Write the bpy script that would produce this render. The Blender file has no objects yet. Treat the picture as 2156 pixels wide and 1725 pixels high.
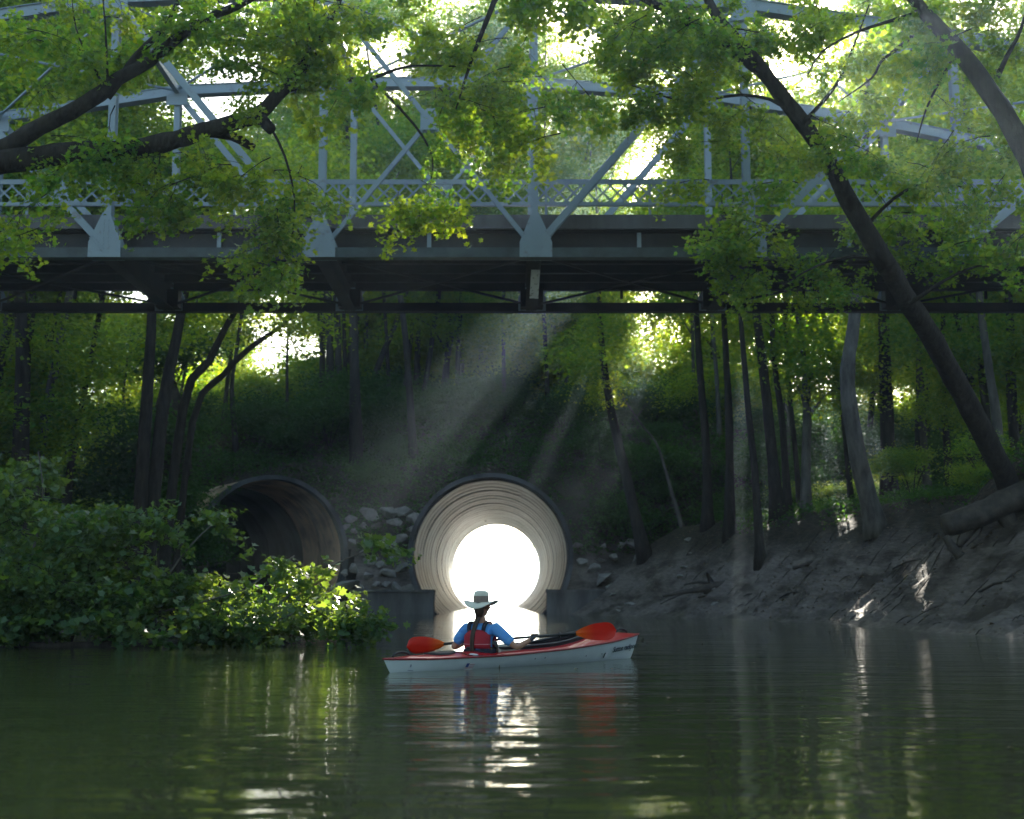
import bpy, bmesh, math, random
import numpy as np
from mathutils import Vector, Matrix, Euler

R = math.radians
rng = np.random.default_rng(7)
rnd = random.Random(7)
sc = bpy.context.scene
COL = sc.collection

# ------------------------------------------------------------------ camera
EYE = 0.8
PITCH = R(7.8)
FPX = 2880.0                     # focal length in units of a 2156 px wide frame
cam_d = bpy.data.cameras.new('camera')
cam = bpy.data.objects.new('camera', cam_d)
COL.objects.link(cam)
cam.location = (0, 0, EYE)
cam.rotation_euler = (math.pi / 2 + PITCH, 0, 0)
cam_d.sensor_width = 36
cam_d.lens = 36 * FPX / 2156
cam_d.clip_start = 0.1
cam_d.clip_end = 6000
cam_d.dof.use_dof = True
cam_d.dof.focus_distance = 17.5
cam_d.dof.aperture_fstop = 2.0
sc.camera = cam

# ------------------------------------------------------------------ world, sun, exposure
SUN_EL, SUN_AZ = R(21.6), R(10.3)        # azimuth to the right of straight ahead (+Y)
w = bpy.data.worlds.new('World')
sc.world = w
w.use_nodes = True
nt = w.node_tree
bg = nt.nodes['Background']
sky = nt.nodes.new('ShaderNodeTexSky')
sky.sky_type = 'NISHITA'
sky.sun_disc = False
sky.sun_elevation = SUN_EL
sky.sun_rotation = SUN_AZ
sky.air_density = 1.0
sky.dust_density = 1.5
nt.links.new(sky.outputs[0], bg.inputs[0])
bg.inputs[1].default_value = 0.08
sl = bpy.data.lights.new('sun', 'SUN')
sl.energy = 5.0
sl.angle = R(0.45)
sl.color = (1.0, 0.93, 0.80)
so = bpy.data.objects.new('sun', sl)
COL.objects.link(so)
sd = Vector((math.sin(SUN_AZ) * math.cos(SUN_EL), math.cos(SUN_AZ) * math.cos(SUN_EL), math.sin(SUN_EL)))
so.rotation_euler = sd.to_track_quat('Z', 'Y').to_euler()
so.location = sd * 60
sc.view_settings.view_transform = 'Standard'
sc.view_settings.look = 'None'
sc.view_settings.exposure = 2.45
sc.view_settings.gamma = 1.0
sc.view_settings.use_curve_mapping = False
cy = sc.cycles
cy.max_bounces = 7
cy.diffuse_bounces = 4
cy.glossy_bounces = 3
cy.transmission_bounces = 4
cy.volume_bounces = 0
cy.sample_clamp_indirect = 6
cy.use_denoising = True
HAZE = 0.0008

# ------------------------------------------------------------------ helpers
SP, CP = math.sin(PITCH), math.cos(PITCH)
def P(px, py, Y):
    """world point seen at frame position px,py (2156x1725) at distance Y"""
    cx = (px - 1078) / FPX
    c = (862.5 - py) / FPX
    d = Vector((cx, CP - c * SP, SP + c * CP))
    d *= Y / d.y
    return Vector((d.x, d.y, d.z + EYE))
def proj(p):
    x, y, z = p[0], p[1], p[2] - EYE
    dep = y * CP + z * SP
    up = -y * SP + z * CP
    return 1078 + FPX * x / dep, 862.5 - FPX * up / dep

def tag(o, label=None, cat=None, group=None, kind=None):
    if label: o['label'] = label
    if cat: o['category'] = cat
    if group: o['group'] = group
    if kind: o['kind'] = kind
    return o
def thing(name, label, cat, loc=(0, 0, 0), rot=(0, 0, 0), group=None):
    o = bpy.data.objects.new(name, None)
    o.empty_display_size = 0.2
    COL.objects.link(o)
    o.location = loc
    o.rotation_euler = rot
    return tag(o, label, cat, group)
def link(name, me, parent=None, loc=None, rot=None, scale=None):
    o = bpy.data.objects.new(name, me)
    COL.objects.link(o)
    if parent is not None: o.parent = parent
    if loc is not None: o.location = loc
    if rot is not None: o.rotation_euler = rot
    if scale is not None: o.scale = scale
    return o
class MB:
    """collects shapes into one mesh"""
    def __init__(s): s.v = []; s.f = []; s.sm = []
    def add(s, vs, fs, smooth=False):
        n = len(s.v)
        s.v += [tuple(v) for v in vs]
        s.f += [tuple(i + n for i in f) for f in fs]
        s.sm += [smooth] * len(fs)
        return s
    def box(s, lo, hi):
        x0, y0, z0 = lo; x1, y1, z1 = hi
        vs = [(x0, y0, z0), (x1, y0, z0), (x1, y1, z0), (x0, y1, z0), (x0, y0, z1), (x1, y0, z1), (x1, y1, z1), (x0, y1, z1)]
        return s.add(vs, [(3, 2, 1, 0), (4, 5, 6, 7), (0, 1, 5, 4), (1, 2, 6, 5), (2, 3, 7, 6), (3, 0, 4, 7)])
    def bar(s, a, b, w, d, side=Vector((0, 1, 0))):
        """box beam a->b, d thick along `side`, w across"""
        a = Vector(a); b = Vector(b)
        t = (b - a).normalized()
        sd_ = (side - t * side.dot(t)).normalized()
        u = t.cross(sd_)
        vs = []
        for q in (a, b):
            for i, j in ((-1, -1), (1, -1), (1, 1), (-1, 1)):
                vs.append(q + u * (i * w / 2) + sd_ * (j * d / 2))
        return s.add(vs, [(3, 2, 1, 0), (4, 5, 6, 7), (0, 1, 5, 4), (1, 2, 6, 5), (2, 3, 7, 6), (3, 0, 4, 7)])
    def tube(s, pts, rad, n=8, cap=True, rough=0.0, smooth=True):
        pts = [Vector(p) for p in pts]
        if not hasattr(rad, '__len__'): rad = [rad] * len(pts)
        vs, fs = [], []
        up = Vector((0.13, 0.31, 0.94))
        for i, p in enumerate(pts):
            t = (pts[min(i + 1, len(pts) - 1)] - pts[max(i - 1, 0)]).normalized()
            u = t.cross(up)
            if u.length < 1e-3: u = t.cross(Vector((1, 0, 0)))
            u.normalize(); v = t.cross(u)
            for k in range(n):
                a = 2 * math.pi * k / n
                r = rad[i] * (1 + (rnd.uniform(-rough, rough) if rough else 0))
                vs.append(p + u * (math.cos(a) * r) + v * (math.sin(a) * r))
        for i in range(len(pts) - 1):
            for k in range(n):
                k2 = (k + 1) % n
                fs.append((i * n + k, i * n + k2, (i + 1) * n + k2, (i + 1) * n + k))
        if cap:
            fs.append(tuple(range(n - 1, -1, -1)))
            fs.append(tuple((len(pts) - 1) * n + k for k in range(n)))
        return s.add(vs, fs, smooth)
    def mesh(s, name, mat):
        me = bpy.data.meshes.new(name)
        me.from_pydata(s.v, [], s.f)
        if mat: me.materials.append(mat)
        me.polygons.foreach_set('use_smooth', s.sm)
        me.update()
        return me
    def build(s, name, mat, parent=None, **k):
        return link(name, s.mesh(name, mat), parent, **k)

def spline(pts, n=4):
    """Catmull-Rom resample; points may carry extra components"""
    pts = [np.array(p, float) for p in pts]
    out = []
    for i in range(len(pts) - 1):
        p0 = pts[max(i - 1, 0)]; p1 = pts[i]; p2 = pts[i + 1]; p3 = pts[min(i + 2, len(pts) - 1)]
        for k in range(n):
            t = k / n
            out.append(0.5 * ((2 * p1) + (-p0 + p2) * t + (2 * p0 - 5 * p1 + 4 * p2 - p3) * t * t + (-p0 + 3 * p1 - 3 * p2 + p3) * t ** 3))
    out.append(pts[-1])
    return out

# value noise
_tab = rng.random((256, 256))
def vnoise(x, y):
    x = np.asarray(x, float); y = np.asarray(y, float)
    xi = np.floor(x).astype(int); yi = np.floor(y).astype(int)
    fx = x - xi; fy = y - yi
    fx = fx * fx * (3 - 2 * fx); fy = fy * fy * (3 - 2 * fy)
    a = _tab[xi & 255, yi & 255]; b = _tab[(xi + 1) & 255, yi & 255]
    c = _tab[xi & 255, (yi + 1) & 255]; d = _tab[(xi + 1) & 255, (yi + 1) & 255]
    return (a * (1 - fx) + b * fx) * (1 - fy) + (c * (1 - fx) + d * fx) * fy
def fbm(x, y, o=4):
    s, a, t = 0, 1, 0
    for i in range(o):
        s = s + a * vnoise(x * 2 ** i + 17 * i, y * 2 ** i + 31 * i); t += a; a *= 0.5
    return s / t - 0.5

# ------------------------------------------------------------------ materials
def mat(name, col=(0.5, 0.5, 0.5), rough=0.6, metal=0.0, col2=None, nscale=5.0, stretch=(1, 1, 1), bump=0.0, bscale=None,
        spec=0.5, lo=0.35, hi=0.65, coat=0.0, detail=6.0, coord='Object', rough2=None):
    m = bpy.data.materials.new(name)
    m.use_nodes = True
    n = m.node_tree.nodes; l = m.node_tree.links
    b = n['Principled BSDF']
    b.inputs['Roughness'].default_value = rough
    b.inputs['Metallic'].default_value = metal
    b.inputs['Specular IOR Level'].default_value = spec
    b.inputs['Coat Weight'].default_value = coat
    b.inputs['Base Color'].default_value = (*col, 1)
    tc = n.new('ShaderNodeTexCoord'); mp = n.new('ShaderNodeMapping')
    mp.inputs['Scale'].default_value = stretch
    l.new(tc.outputs[coord], mp.inputs[0])
    nz = n.new('ShaderNodeTexNoise'); nz.inputs['Scale'].default_value = nscale; nz.inputs['Detail'].default_value = detail
    nz.inputs['Roughness'].default_value = 0.65
    l.new(mp.outputs[0], nz.inputs[0])
    if col2:
        mr = n.new('ShaderNodeMapRange'); mr.inputs[1].default_value = lo; mr.inputs[2].default_value = hi
        l.new(nz.outputs[0], mr.inputs[0])
        mx = n.new('ShaderNodeMix'); mx.data_type = 'RGBA'
        mx.inputs[6].default_value = (*col, 1); mx.inputs[7].default_value = (*col2, 1)
        l.new(mr.outputs[0], mx.inputs[0]); l.new(mx.outputs[2], b.inputs['Base Color'])
        if rough2 is not None:
            m2 = n.new('ShaderNodeMapRange'); m2.inputs[1].default_value = lo; m2.inputs[2].default_value = hi
            m2.inputs[3].default_value = rough; m2.inputs[4].default_value = rough2
            l.new(nz.outputs[0], m2.inputs[0]); l.new(m2.outputs[0], b.inputs['Roughness'])
    if bump:
        nb = n.new('ShaderNodeTexNoise'); nb.inputs['Scale'].default_value = bscale or nscale * 3; nb.inputs['Detail'].default_value = 6
        l.new(mp.outputs[0], nb.inputs[0])
        bp = n.new('ShaderNodeBump'); bp.inputs['Strength'].default_value = 1.0; bp.inputs['Distance'].default_value = bump
        l.new(nb.outputs[0], bp.inputs['Height']); l.new(bp.outputs[0], b.inputs['Normal'])
    return m

def leaf_mat(name, d1, d2, t1, t2, tw=0.5, gloss=0.35, spec=.4):
    m = bpy.data.materials.new(name)
    m.use_nodes = True
    n = m.node_tree.nodes; l = m.node_tree.links
    n.clear()
    out = n.new('ShaderNodeOutputMaterial')
    geo = n.new('ShaderNodeNewGeometry'); oi = n.new('ShaderNodeObjectInfo')
    mixr = n.new('ShaderNodeMath'); mixr.operation = 'MULTIPLY_ADD'
    l.new(oi.outputs['Random'], mixr.inputs[0]); mixr.inputs[1].default_value = 0.4
    sc_ = n.new('ShaderNodeMath'); sc_.operation = 'MULTIPLY'; sc_.inputs[1].default_value = 0.6
    l.new(geo.outputs['Random Per Island'], sc_.inputs[0]); l.new(sc_.outputs[0], mixr.inputs[2])
    def mixc(a, b):
        x = n.new('ShaderNodeMix'); x.data_type = 'RGBA'
        x.inputs[6].default_value = (*a, 1); x.inputs[7].default_value = (*b, 1)
        l.new(mixr.outputs[0], x.inputs[0]); return x.outputs[2]
    p = n.new('ShaderNodeBsdfPrincipled'); p.inputs['Roughness'].default_value = gloss
    p.inputs['Specular IOR Level'].default_value = spec
    l.new(mixc(d1, d2), p.inputs['Base Color'])
    t = n.new('ShaderNodeBsdfTranslucent'); l.new(mixc(t1, t2), t.inputs['Color'])
    ms = n.new('ShaderNodeMixShader'); ms.inputs[0].default_value = tw
    l.new(p.outputs[0], ms.inputs[1]); l.new(t.outputs[0], ms.inputs[2]); l.new(ms.outputs[0], out.inputs[0])
    return m
M = {}
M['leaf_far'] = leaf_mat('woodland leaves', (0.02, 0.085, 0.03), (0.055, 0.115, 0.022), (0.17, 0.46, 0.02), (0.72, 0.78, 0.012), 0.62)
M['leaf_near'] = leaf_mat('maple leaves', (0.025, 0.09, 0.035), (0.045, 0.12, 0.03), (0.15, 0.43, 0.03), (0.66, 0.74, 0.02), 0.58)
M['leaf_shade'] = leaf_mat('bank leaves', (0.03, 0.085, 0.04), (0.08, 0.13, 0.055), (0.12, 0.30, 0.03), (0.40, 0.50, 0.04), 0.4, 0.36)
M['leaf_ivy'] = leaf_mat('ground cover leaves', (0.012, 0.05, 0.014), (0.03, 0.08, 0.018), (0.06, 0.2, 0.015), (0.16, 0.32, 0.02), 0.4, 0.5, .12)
M['bark'] = mat('dark bark', (0.02, 0.017, 0.014), 0.9, col2=(0.05, 0.042, 0.034), nscale=7, stretch=(1, 1, .25), bump=0.06, bscale=12, spec=.2)
M['bark_pale'] = mat('pale bark', (0.15, 0.14, 0.12), 0.9, col2=(0.06, 0.054, 0.045), nscale=4, stretch=(1, 1, .3), bump=0.02, bscale=14, spec=.2)
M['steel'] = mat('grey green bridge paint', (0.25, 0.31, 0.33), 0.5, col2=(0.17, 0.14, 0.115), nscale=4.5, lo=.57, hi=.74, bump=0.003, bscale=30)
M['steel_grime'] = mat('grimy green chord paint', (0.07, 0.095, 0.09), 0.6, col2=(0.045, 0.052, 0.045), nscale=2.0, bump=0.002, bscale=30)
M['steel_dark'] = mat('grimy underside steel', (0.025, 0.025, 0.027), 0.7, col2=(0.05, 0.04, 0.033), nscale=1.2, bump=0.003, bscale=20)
M['conc'] = mat('stained concrete', (0.15, 0.145, 0.14), 0.85, col2=(0.07, 0.065, 0.06), nscale=1.0, stretch=(1.6, 1, .35), bump=0.004, bscale=12)
M['deckc'] = mat('bridge curb concrete', (0.15, 0.145, 0.14), 0.85, col2=(0.10, 0.09, 0.08), nscale=1.2, stretch=(1.4, 1, .3), bump=0.004, bscale=14)
M['white_old'] = mat('peeling white paint', (0.75, 0.75, 0.73), 0.6, col2=(0.3, 0.28, 0.25), nscale=9, lo=.55, hi=.6)
M['rock'] = mat('riprap stone', (0.16, 0.155, 0.14), 0.85, col2=(0.29, 0.275, 0.245), nscale=1.5, bump=0.03, bscale=5)
M['mud'] = mat('river mud', (0.095, 0.083, 0.072), 0.62, col2=(0.16, 0.142, 0.125), nscale=1.1, stretch=(1, .5, 1), bump=0.03, bscale=7, rough2=.85, coord='Generated')
M['wood_wet'] = mat('driftwood', (0.035, 0.028, 0.022), 0.8, col2=(0.08, 0.065, 0.05), nscale=5, stretch=(1, 1, 1), bump=0.02, bscale=12)
M['red'] = mat('red deck plastic', (0.55, 0.012, 0.02), 0.28, col2=(0.47, 0.012, 0.018), nscale=3, coat=.4)
M['white'] = mat('white hull plastic', (0.62, 0.68, 0.68), 0.35, col2=(0.55, 0.61, 0.61), nscale=4)
M['black'] = mat('black rubber', (0.012, 0.012, 0.013), 0.5)
M['seam'] = mat('dark red seam', (0.25, 0.01, 0.012), 0.4)
M['skin'] = mat('skin', (0.42, 0.22, 0.15), 0.55, col2=(0.36, 0.18, 0.12), nscale=9)
M['shirt'] = mat('blue shirt', (0.11, 0.34, 0.74), 0.85, col2=(0.08, 0.27, 0.64), nscale=5, bump=0.02, bscale=11, stretch=(1, 1, 2.2))
M['vest'] = mat('maroon vest', (0.36, 0.015, 0.03), 0.8, col2=(0.3, 0.012, 0.025), nscale=6, bump=.004)
M['vestdark'] = mat('dark navy webbing', (0.012, 0.014, 0.03), 0.8)
M['piping'] = mat('pink piping', (0.55, 0.3, 0.32), 0.7)
M['hat'] = mat('pale sage hat cloth', (0.66, 0.64, 0.56), 0.9, col2=(0.58, 0.56, 0.48), nscale=12, bump=.002)
M['hatband'] = mat('brown mesh hat crown', (0.26, 0.19, 0.165), 0.9, col2=(0.2, .15, .13), nscale=30)
M['hair'] = mat('dark brown hair', (0.03, 0.017, 0.01), 0.55, col2=(0.06, 0.035, 0.02), nscale=20, stretch=(1, 1, 6))
M['short'] = mat('khaki cloth', (0.40, 0.37, 0.30), 0.9)
def blade_mat():
    m = mat('paddle blade', (0.75, 0.05, 0.015), 0.35)
    n = m.node_tree.nodes; l = m.node_tree.links
    tc = n.new('ShaderNodeTexCoord'); sx = n.new('ShaderNodeSeparateXYZ'); l.new(tc.outputs['Object'], sx.inputs[0])
    mr = n.new('ShaderNodeMapRange'); mr.inputs[1].default_value = 0.0; mr.inputs[2].default_value = 0.24
    l.new(sx.outputs[0], mr.inputs[0])
    mx = n.new('ShaderNodeMix'); mx.data_type = 'RGBA'; mx.inputs[6].default_value = (0.80, 0.20, 0.01, 1); mx.inputs[7].default_value = (0.72, 0.03, 0.012, 1)
    l.new(mr.outputs[0], mx.inputs[0]); l.new(mx.outputs[2], n['Principled BSDF'].inputs['Base Color'])
    t = n.new('ShaderNodeBsdfTranslucent'); l.new(mx.outputs[2], t.inputs[0])
    ms = n.new('ShaderNodeMixShader'); ms.inputs[0].default_value = .45
    l.new(n['Principled BSDF'].outputs[0], ms.inputs[1]); l.new(t.outputs[0], ms.inputs[2])
    l.new(ms.outputs[0], n['Material Output'].inputs[0])
    return m
M['blade'] = blade_mat()
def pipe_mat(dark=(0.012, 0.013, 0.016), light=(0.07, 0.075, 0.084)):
    """rings of stain round the barrel, streaks running along it (local Y = pipe axis)"""
    m = mat('culvert concrete', (0.34, 0.29, 0.24), 0.6)
    n = m.node_tree.nodes; l = m.node_tree.links; b = n['Principled BSDF']
    tc = n.new('ShaderNodeTexCoord'); oi = n.new('ShaderNodeObjectInfo')
    va = n.new('ShaderNodeVectorMath'); va.operation = 'ADD'
    cb = n.new('ShaderNodeCombineXYZ')
    ml = n.new('ShaderNodeMath'); ml.operation = 'MULTIPLY'; ml.inputs[1].default_value = 50
    l.new(oi.outputs['Random'], ml.inputs[0]); l.new(ml.outputs[0], cb.inputs[1])
    l.new(tc.outputs['Object'], va.inputs[0]); l.new(cb.outputs[0], va.inputs[1])
    outs = []
    for st, s_ in (((.5, 1.3, .5), 1.6), ((1, .4, 1), .9), ((3, 3, 3), 2.0)):
        mp = n.new('ShaderNodeMapping'); mp.inputs['Scale'].default_value = st; l.new(va.outputs[0], mp.inputs[0])
        z = n.new('ShaderNodeTexNoise'); z.inputs['Scale'].default_value = s_; z.inputs['Detail'].default_value = 7; l.new(mp.outputs[0], z.inputs[0])
        outs.append(z.outputs[0])
    a = n.new('ShaderNodeMath'); a.operation = 'ADD'; l.new(outs[0], a.inputs[0]); l.new(outs[1], a.inputs[1])
    mr = n.new('ShaderNodeMapRange'); mr.inputs[1].default_value = .82; mr.inputs[2].default_value = 1.14; l.new(a.outputs[0], mr.inputs[0])
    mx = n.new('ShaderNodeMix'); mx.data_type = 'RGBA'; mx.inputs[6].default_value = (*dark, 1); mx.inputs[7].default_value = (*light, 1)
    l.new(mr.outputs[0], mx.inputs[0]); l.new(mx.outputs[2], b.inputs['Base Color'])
    bp = n.new('ShaderNodeBump'); bp.inputs['Distance'].default_value = .01; l.new(outs[0], bp.inputs['Height']); l.new(bp.outputs[0], b.inputs['Normal'])
    return m
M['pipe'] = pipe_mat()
M['pipe_sunlit'] = pipe_mat((0.20, 0.12, 0.09), (0.66, 0.42, 0.29))  # warm tan with a sunlit patch put into the colour
def ground_mat():
    m = mat('bank soil', (0.05, 0.04, 0.03), 0.9)
    n = m.node_tree.nodes; l = m.node_tree.links; b = n['Principled BSDF']
    geo = n.new('ShaderNodeNewGeometry'); sx = n.new('ShaderNodeSeparateXYZ'); l.new(geo.outputs['Position'], sx.inputs[0])
    def noise(sc_, st=(1, 1, 1), d=7):
        mp = n.new('ShaderNodeMapping'); mp.inputs['Scale'].default_value = st; l.new(geo.outputs['Position'], mp.inputs[0])
        z = n.new('ShaderNodeTexNoise'); z.inputs['Scale'].default_value = sc_; z.inputs['Detail'].default_value = d
        z.inputs['Roughness'].default_value = .65
        l.new(mp.outputs[0], z.inputs[0]); return z.outputs[0]
    def mixc(f, a, c):
        x = n.new('ShaderNodeMix'); x.data_type = 'RGBA'
        for i, v in ((6, a), (7, c)):
            if isinstance(v, tuple): x.inputs[i].default_value = (*v, 1)
            else: l.new(v, x.inputs[i])
        l.new(f, x.inputs[0]); return x.outputs[2]
    def mrg(v, a, c, o0=0.0, o1=1.0):
        x = n.new('ShaderNodeMapRange'); x.inputs[1].default_value = a; x.inputs[2].default_value = c
        x.inputs[3].default_value = o0; x.inputs[4].default_value = o1
        l.new(v, x.inputs[0]); return x.outputs[0]
    n1 = noise(.9, (1, .6, 2)); n2 = noise(6, (1, .35, 2.5)); n3 = noise(.5)
    mud = mixc(mrg(n2, .35, .65), (0.115, 0.095, 0.08), (0.21, 0.178, 0.152))
    mud = mixc(mrg(n1, .45, .62), mud, (0.055, 0.043, 0.032))
    soil = mixc(mrg(n2, .4, .6), (0.022, 0.02, 0.013), (0.06, 0.045, 0.03))
    ad = n.new('ShaderNodeMath'); ad.operation = 'MULTIPLY_ADD'; ad.inputs[1].default_value = 2.6
    l.new(n3, ad.inputs[0]); l.new(sx.outputs[2], ad.inputs[2])
    col = mixc(mrg(ad.outputs[0], 3.3, 4.3), mud, soil)
    l.new(col, b.inputs['Base Color'])
    l.new(mrg(sx.outputs[2], 0.05, 0.8, .6, .9), b.inputs['Roughness']); b.inputs['Specular IOR Level'].default_value = .25
    bp = n.new('ShaderNodeBump'); bp.inputs['Distance'].default_value = .05; l.new(n2, bp.inputs['Height']); l.new(bp.outputs[0], b.inputs['Normal'])
    return m
M['ground'] = ground_mat()
def water_mat():
    m = bpy.data.materials.new('river water'); m.use_nodes = True
    n = m.node_tree.nodes; l = m.node_tree.links; b = n['Principled BSDF']
    b.inputs['Base Color'].default_value = (0.058, 0.066, 0.028, 1)
    b.inputs['Roughness'].default_value = 0.02
    b.inputs['IOR'].default_value = 1.33
    geo = n.new('ShaderNodeNewGeometry')
    hs = []
    for st, s_, d, amp in (((.55, 1.5, 1), 1.1, 2, 1.0), ((1.0, 3.2, 1), 2.6, 2, .32), ((.25, .4, 1), .8, 1, 1.6)):
        mp = n.new('ShaderNodeMapping'); mp.inputs['Scale'].default_value = st; mp.inputs['Rotation'].default_value = (0, 0, R(5))
        l.new(geo.outputs['Position'], mp.inputs[0])
        z = n.new('ShaderNodeTexNoise'); z.inputs['Scale'].default_value = s_; z.inputs['Detail'].default_value = d
        l.new(mp.outputs[0], z.inputs[0])
        k = n.new('ShaderNodeMath'); k.operation = 'MULTIPLY'; k.inputs[1].default_value = amp; l.new(z.outputs[0], k.inputs[0])
        hs.append(k.outputs[0])
    a = n.new('ShaderNodeMath'); l.new(hs[0], a.inputs[0]); l.new(hs[1], a.inputs[1])
    c = n.new('ShaderNodeMath'); l.new(a.outputs[0], c.inputs[0]); l.new(hs[2], c.inputs[1])
    bp = n.new('ShaderNodeBump'); bp.inputs['Strength'].default_value = 1; bp.inputs['Distance'].default_value = 0.016
    l.new(c.outputs[0], bp.inputs['Height']); l.new(bp.outputs[0], b.inputs['Normal'])
    return m
M['water'] = water_mat()

# ------------------------------------------------------------------ terrain
def interp(x, ks): 
    a = np.array(ks, float); return np.interp(x, a[:, 0], a[:, 1])
XR = [(-60, 9), (20, 9.3), (26, 9.6), (43, 9.5), (50, 7.5), (58, 4.6), (63.5, 2.6), (70, 8), (120, 14), (400, 40), (3000, 300)]
XL = [(-60, -11), (20, -11.2), (30, -12), (45, -13.5), (60, -16.5), (70, -18), (120, -22), (400, -60), (3000, -400)]
PR = [(-8, -2.2), (-1, -.35), (0, 0), (.6, .22), (1.2, .6), (2, 1.35), (3, 2.4), (4, 3.4), (5, 3.95), (8, 4.4), (20, 5.2), (60, 6.4), (2000, 8)]
PL = [(-8, -2.2), (-1, -.35), (0, 0), (.6, .3), (1.5, .9), (3, 1.7), (8, 2.4), (20, 3.4), (60, 5), (2000, 8)]
def ground_h(x, y):
    x = np.asarray(x, float); y = np.asarray(y, float)
    dr = x - interp(y, XR) + .5 * fbm(y * .35, x * 0 + 3)
    dl = interp(y, XL) - x + .8 * fbm(y * .3, x * 0 + 9)
    hr = interp(dr, PR) + 1.0 * np.exp(-((x - 14.2) ** 2 + (y - 37) ** 2) / 7.0); hl = interp(dl, PL)
    h = np.maximum(hr, hl)
    near = np.clip((h + .2) / .8, 0, 1)
    h = h + near * (.45 * fbm(x * .45, y * .45) + .16 * fbm(x * 1.7 + 5, y * 1.7))
    # furrows and slump ridges in the mud near the water on the right
    m = np.clip(dr / .3, 0, 1) * np.clip((4.2 - dr) / 1.5, 0, 1)
    h = h + m * (.42 * np.abs(fbm(x * .8 + y * .5, (y - x * .6) * 1.7)) + .10 * fbm(x * 3.1, y * 4.3) + .05 * fbm(x * 7, y * 8)) * (1 + .8 * (dr < 1.6))
    h = h + 11.5 * np.exp(-((x + 15.7) ** 2 / 2.6 + (y - 62.2) ** 2 / 3.4))
    return h
def emb_prof(s):
    return interp(s, [(0, -1.2), (.25, 1.0), (1.6, 2.4), (3.2, 4.4), (5.2, 7.3), (8, 9.0), (14, 11.6), (17, 12.0), (32, 12.0), (40, 8), (49.5, 1), (51.5, -1.2)])
def emb_f(x):
    return interp(x, [(-80, .3), (-40, .35), (-26, .55), (-17, .93), (-12, 1), (6, 1), (12, .92), (25, .7), (80, .6)])
EY = 64.6
def emb_h(x, y):
    return np.where((y > EY) & (y < EY + 51.5), emb_prof(y - EY) * emb_f(x), -3) + 0
def surf_h(x, y):
    return float(max(ground_h(x, y), emb_h(x, y)))
def hit(px, py, y0=12.0, y1=150.0):
    y = y0
    while y < y1:
        p = P(px, py, y)
        if p.z < surf_h(p.x, p.y): return p
        y += 0.25
    return P(px, py, y1)

xs = np.unique(np.concatenate([np.linspace(-2500, -120, 12), np.linspace(-120, -24, 34), np.linspace(-24, 8, 70), np.linspace(8, 20, 90), np.linspace(20, 40, 34), np.linspace(40, 120, 24), np.linspace(120, 2500, 12)]))
ys = np.unique(np.concatenate([np.linspace(-300, 18, 30), np.linspace(18, 66, 200), np.linspace(66, 150, 50), np.linspace(150, 400, 20), np.linspace(400, 4500, 14)]))
def grid_mesh(name, X, Y, Z, m, keep=None):
    ny, nx = X.shape
    vs = np.stack([X, Y, Z], -1).reshape(-1, 3)
    idx = np.arange(nx * ny).reshape(ny, nx)
    q = np.stack([idx[:-1, :-1], idx[:-1, 1:], idx[1:, 1:], idx[1:, :-1]], -1).reshape(-1, 4)
    if keep is not None: q = q[keep.reshape(-1)]
    me = bpy.data.meshes.new(name)
    me.vertices.add(len(vs)); me.vertices.foreach_set('co', vs.ravel())
    me.loops.add(q.size); me.loops.foreach_set('vertex_index', q.ravel().astype(np.int32))
    me.polygons.add(len(q)); me.polygons.foreach_set('loop_start', np.arange(0, q.size, 4, dtype=np.int32))
    me.polygons.foreach_set('use_smooth', np.ones(len(q), bool))
    me.update(calc_edges=True); me.validate()
    me.materials.append(m)
    return me
X, Y = np.meshgrid(xs, ys)
tag(link('ground', grid_mesh('ground', X, Y, ground_h(X, Y), M['ground'])), 'muddy river banks rising to woodland soil', None, None, 'structure')
me = bpy.data.meshes.new('water')
me.from_pydata([(-2500, -300, 0), (2500, -300, 0), (2500, 4500, 0), (-2500, 4500, 0)], [], [(0, 1, 2, 3)])
me.materials.append(M['water'])
tag(link('water', me), 'dark green rippled river water', None, None, 'structure')

# pipes: axis start (at mouth), direction, length
RO, RI = 3.78, 3.60
PIPES = [(Vector((-1.0, 64.0, 2.7)), Vector((-.0065, 1, .011)).normalized(), 51.5),
         (Vector((-11.3, 65.0, 2.7)), Vector((-.5, .866, 0)).normalized(), 30.0)]
ex = np.unique(np.concatenate([np.linspace(-80, -18, 90), np.linspace(-18, 5, 116), np.linspace(5, 80, 110)])); es = np.concatenate([[0, .12, .25, .37], np.linspace(.5, 9, 86), np.linspace(9.4, 46, 62), np.linspace(46.3, 51.5, 26)])
EX, ES = np.meshgrid(ex, es)
EYY = EY + ES + .5 * fbm(EX * .3, ES * .3) * (ES > .3) * (ES < 49)
EZ = emb_prof(ES) * emb_f(EX) + np.clip(ES, 0, 1) * (.9 * fbm(EX * .25, ES * .25) + .3 * fbm(EX * 1.1, ES * 1.1))
cxm = (EX[:-1, :-1] + EX[1:, 1:]) / 2; cym = (EYY[:-1, :-1] + EYY[1:, 1:]) / 2; czm = (EZ[:-1, :-1] + EZ[1:, 1:]) / 2
keep = np.ones_like(cxm, bool)
for o, d, L in PIPES:
    rx, ry, rz = cxm - o.x, cym - o.y, czm - o.z
    t = rx * d.x + ry * d.y
    dd = np.sqrt((rx - t * d.x) ** 2 + (ry - t * d.y) ** 2 + (rz - t * d.z) ** 2)
    keep &= ~((dd < RO + .02) & (t > -2) & (t < L + 2))
tag(link('embankment', grid_mesh('embankment', EX, EYY, EZ, M['ground'], keep)), 'steep shaded earth embankment above the two round culverts', None, None, 'structure')

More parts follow.
